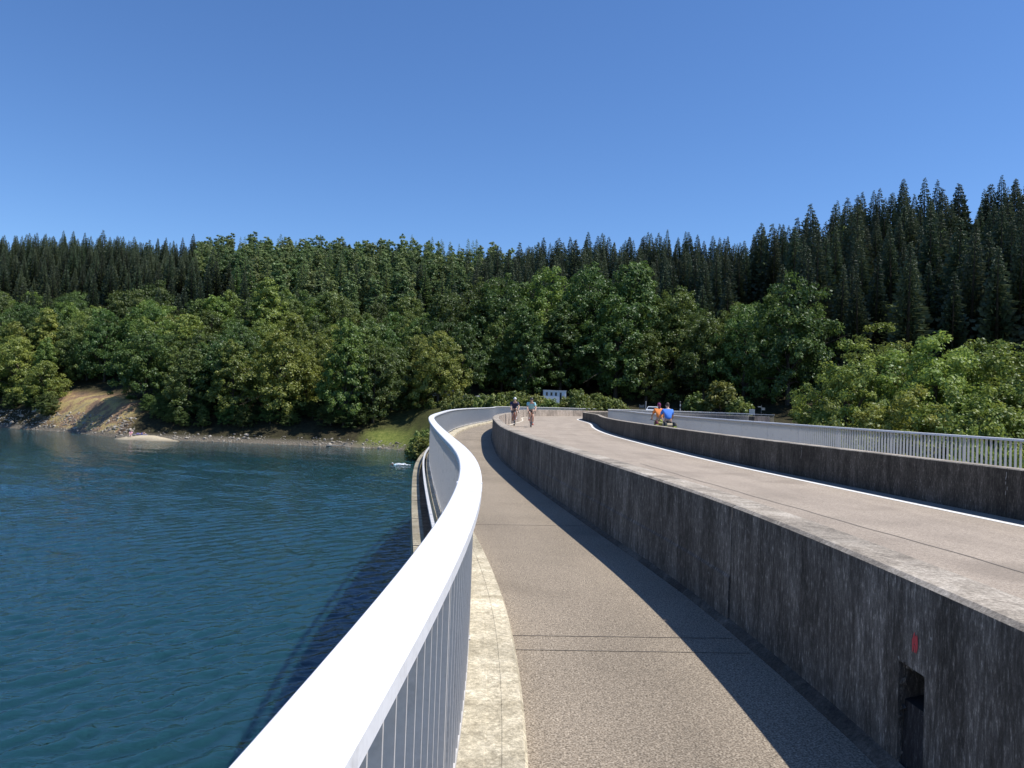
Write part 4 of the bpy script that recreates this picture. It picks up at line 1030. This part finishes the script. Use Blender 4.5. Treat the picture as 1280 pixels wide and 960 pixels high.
person(p, a, joints(up='L'), 'oncoming cyclist in dark navy jersey and white helmet, nearer the parapet', (.015, .018, .07), (.012, .012, .014), (.75, .77, .76), (.6, .6, .6), R(-8))
p, a = ride(51.2, 3.80, True, Z_ROAD); a += R(4)
bike(p, a, 'road bicycle under the right of the two oncoming cyclists', (.5, .2, .1))
person(p, a, joints(up='R'), 'oncoming cyclist in pale turquoise jersey and black helmet', (.25, .5, .55), (.012, .012, .014), (.03, .03, .03), (.5, .1, .08), R(-8))
ZW = Z_WALK
p, a = ride(38.0, 9.42, False, ZW)
bike(p, a, 'loaded touring bicycle with black panniers behind the dark parapet', (.1, .1, .12), (.02, .022, .02), False)
person(p, a, joints(lean=1, up='R', arms='flat'), 'touring cyclist seen from behind in a bright blue shirt', (.06, .22, .72), (.015, .015, .015), None, look=R(-5), jname='shirt')
p, a = ride(41.2, 9.72, False, ZW)
bike(p, a, 'touring bicycle with dark red panniers ahead of the blue rider', (.3, .06, .05), (.12, .015, .025), False, (.3, .3, .1))
person(p, a, joints(lean=1, up='L', arms='flat'), 'touring cyclist in an orange vest and purple headscarf beside the blue rider', (.85, .26, .05), (.5, .6, .08), None, look=R(-3), scarf=(.16, .02, .09), jname='vest')
# hand-made pose for people by the water
def beach_people():
    Y = 117.2; x = at(166.8, Y); z = float(Tb(x, Y))
    J = dict(pelvis=(0, 0, .10), waist=(0, -.06, .28), chest=(0, -.05, .48), neck=(0, 0, .64), head0=(0, .01, .70), head=(0, .02, .78))
    for S, sg in (('L', -1), ('R', 1)):
        J['hip'+S] = (sg*.1, .06, .10); J['knee'+S] = (sg*.13, .40, .42); J['ank'+S] = (sg*.12, .60, .08); J['toe'+S] = (sg*.12, .74, .05)
        J['sh'+S] = (sg*.18, -.03, .54); J['el'+S] = (sg*.24, .14, .36); J['wr'+S] = (sg*.12, .34, .38); J['pal'+S] = (sg*.07, .40, .38)
    person((x, Y, z+.04), R(200), J, 'small figure in pink sitting on the sunny sand spit', (.85, .45, .55), (.6, .3, .4), None, (.6, .5, .45), jname='top')
    x = at(178.5, Y); z = float(Tb(x, Y))
    t = empty('beach_towel', (x, Y+.1, z+.06), R(4), 'blue towel spread on the sand spit under the lying sunbather', 'towel'); mb = MB()
    n = 12; rows = [[(q, w_, .02*math.sin(q*5+w_*3)) for q in np.linspace(-1.0, 1.0, n)] for w_ in (-.45, -.15, .15, .45)]; mb.grid(rows[::-1]); mb.build('cloth', simple('towel_cloth', (.05, .08, .32), .9), t)
    mb = MB()
    for q in (-1.0, 1.0):
        for w_ in np.linspace(-.44, .44, 14): mb.box((q+(.03 if q > 0 else -.03), w_, .005), (.06, .012, .01))
    mb.build('fringe', simple('fringe', (.5, .5, .55), .9), t)
    J = dict(pelvis=(0, 0, .12), waist=(-.2, 0, .12), chest=(-.44, 0, .14), neck=(-.64, 0, .16), head0=(-.70, 0, .17), head=(-.78, 0, .2))
    for S, sg in (('L', -1), ('R', 1)):
        J['hip'+S] = (.06, sg*.1, .11); J['knee'+S] = (.46, sg*.13, .14 if sg < 0 else .38); J['ank'+S] = (.86 if sg < 0 else .72, sg*.13, .08); J['toe'+S] = (.9 if sg < 0 else .84, sg*.14, .2 if sg < 0 else .05)
        J['sh'+S] = (-.47, sg*.19, .13); J['el'+S] = (-.26, sg*.3, .08); J['wr'+S] = (-.05, sg*.28, .07); J['pal'+S] = (.03, sg*.27, .07)
    person((x, Y+.1, z+.07), R(4), J, 'sunbather lying on a blue towel on the sand spit', (.08, .12, .4), (.08, .1, .35), None, (.5, .4, .35), jname='top')
    # swimmer with splash
    Y = 88.0; x = at(502.5, Y); J = dict(pelvis=(.05, 0, -.12), waist=(-.15, 0, -.08), chest=(-.4, 0, -.03), neck=(-.6, 0, .03), head0=(-.66, 0, .06), head=(-.73, 0, .09))
    for S, sg in (('L', -1), ('R', 1)):
        J['hip'+S] = (.1, sg*.1, -.14); J['knee'+S] = (.5, sg*.12, -.16); J['ank'+S] = (.9, sg*.12, -.1); J['toe'+S] = (1.02, sg*.12, -.08)
        J['sh'+S] = (-.45, sg*.2, .02); J['el'+S] = (-.7, sg*.3, .2 if sg < 0 else -.08); J['wr'+S] = (-.95, sg*.24, .06 if sg < 0 else -.1); J['pal'+S] = (-1.02, sg*.23, .03 if sg < 0 else -.1)
    person((x, Y, Z_WATER), 0, J, 'swimmer in a pale blue cap crossing the lake near the dam', (.4, .6, .7), (.1, .1, .15), (.55, .72, .8), jname='top')
    mb = MB(); rr = random.Random(2)
    for i in range(70): mb.ball((.35+rr.gauss(0, .38), rr.gauss(0, .18), .04+abs(rr.gauss(0, .07))), (.05+.09*rr.random(), .05+.06*rr.random(), .025+.04*rr.random()), 7, 5)
    o = mb.build('splash', simple('white_foam', (.85, .87, .88), .6)); o.location = (x, Y, Z_WATER); tag(o, 'white water splashed up behind the swimmer', 'splash', None, 'stuff')
beach_people()
# stones along the open gravel shore, driftwood
def stones():
    rg = np.random.default_rng(5); ico = bmesh.new(); bmesh.ops.create_icosphere(ico, subdivisions=1, radius=1); iv = np.array([v.co[:] for v in ico.verts]); jf = np.array([[v.index for v in f.verts] for f in ico.faces]); ico.free()
    Vs, Fs, Ts, n = [], [], [], 0
    for _ in range(5200):
        u = rg.uniform(-.72, -.02); dense = -.7 < u < -.487
        if not dense and rg.random() < .8: continue
        Y = np.interp(u, UT, YB)-11.6*.5/np.interp(u, UT, MBL)+rg.uniform(-1.5, 6.5 if dense else 2.5)*(1 if rg.random() < .75 or not dense else 1.6); x = u*Y
        z = float(Tb(x, Y))
        if float(beach(x, Y)) > .12: continue
        if z < Z_WATER-.2 or z > Z_WATER+(3.2 if dense else 1.2): continue
        s = rg.lognormal(-2.2, .48); w = iv*(s*rg.uniform(.7, 1.3, 3))*(1+rg.normal(0, .12, (len(iv), 1)))
        a = rg.uniform(0, 6.28); c, q = math.cos(a), math.sin(a); w = np.stack([w[:, 0]*c-w[:, 1]*q+x, w[:, 0]*q+w[:, 1]*c+Y, w[:, 2]*.7+z+s*.15], 1)
        Vs.append(w); Fs.append(jf+n); n += len(iv); Ts.append(np.full(len(iv), rg.random()))
    m, nt, b = mat('shore_stone'); a = N(nt, 'Attribute'); a.attribute_name = 'tint'; w = coords(nt, 'WORLD')
    c = ramp(nt, a.outputs['Fac'], [(0, (.17, .15, .125)), (.5, (.29, .26, .215)), (1, (.42, .38, .32))]); L(nt, mix(nt, 1.0, c, ramp(nt, noise(nt, w, 5, 3, .6), [(.3, .75), (.7, 1.15)]), 'MULTIPLY'), b.inputs['Base Color']); b.inputs['Roughness'].default_value = .9
    o = np_mesh('shore_stones', np.concatenate(Vs), np.concatenate(Fs), m, tint=np.concatenate(Ts)); tag(o, 'grey stones strewn along the waterline', 'stones', None, 'stuff')
    def dead(px, Y, sc, lab, seed):
        rr = random.Random(seed); x = at(px, Y); z = float(Tb(x, Y)); mb = MB()
        def br(p, d, l, r_, k):
            q = [p]; 
            for i in range(3): d = (d+Vector((rr.uniform(-.25, .25), rr.uniform(-.25, .25), rr.uniform(-.12, .1)))).normalized(); p = p+d*l/3; q.append(p)
            mb.tube(q, [r_, r_*.8, r_*.55, r_*.25], 6)
            if k:
                for i in (1, 2, 2): br(q[i], (d+Vector((rr.uniform(-.9, .9), rr.uniform(-.5, .5), rr.uniform(-.1, .32)))).normalized(), l*.55, r_*.5, k-1)
        br(Vector((0, 0, .1)), Vector((.95, 0, .06)), 3.4*sc, .10*sc, 3); o = mb.build('driftwood_branch', simple('bleached_wood', (.42, .38, .32), .85)); o.location = (x, Y, z); tag(o, lab, 'driftwood')
    dead(412, 116.5, 1.2, 'pale bare fallen branch on the shaded shore', 4); dead(213, 118.5, .8, 'dead branch lying at the right end of the sand spit', 8)
stones()
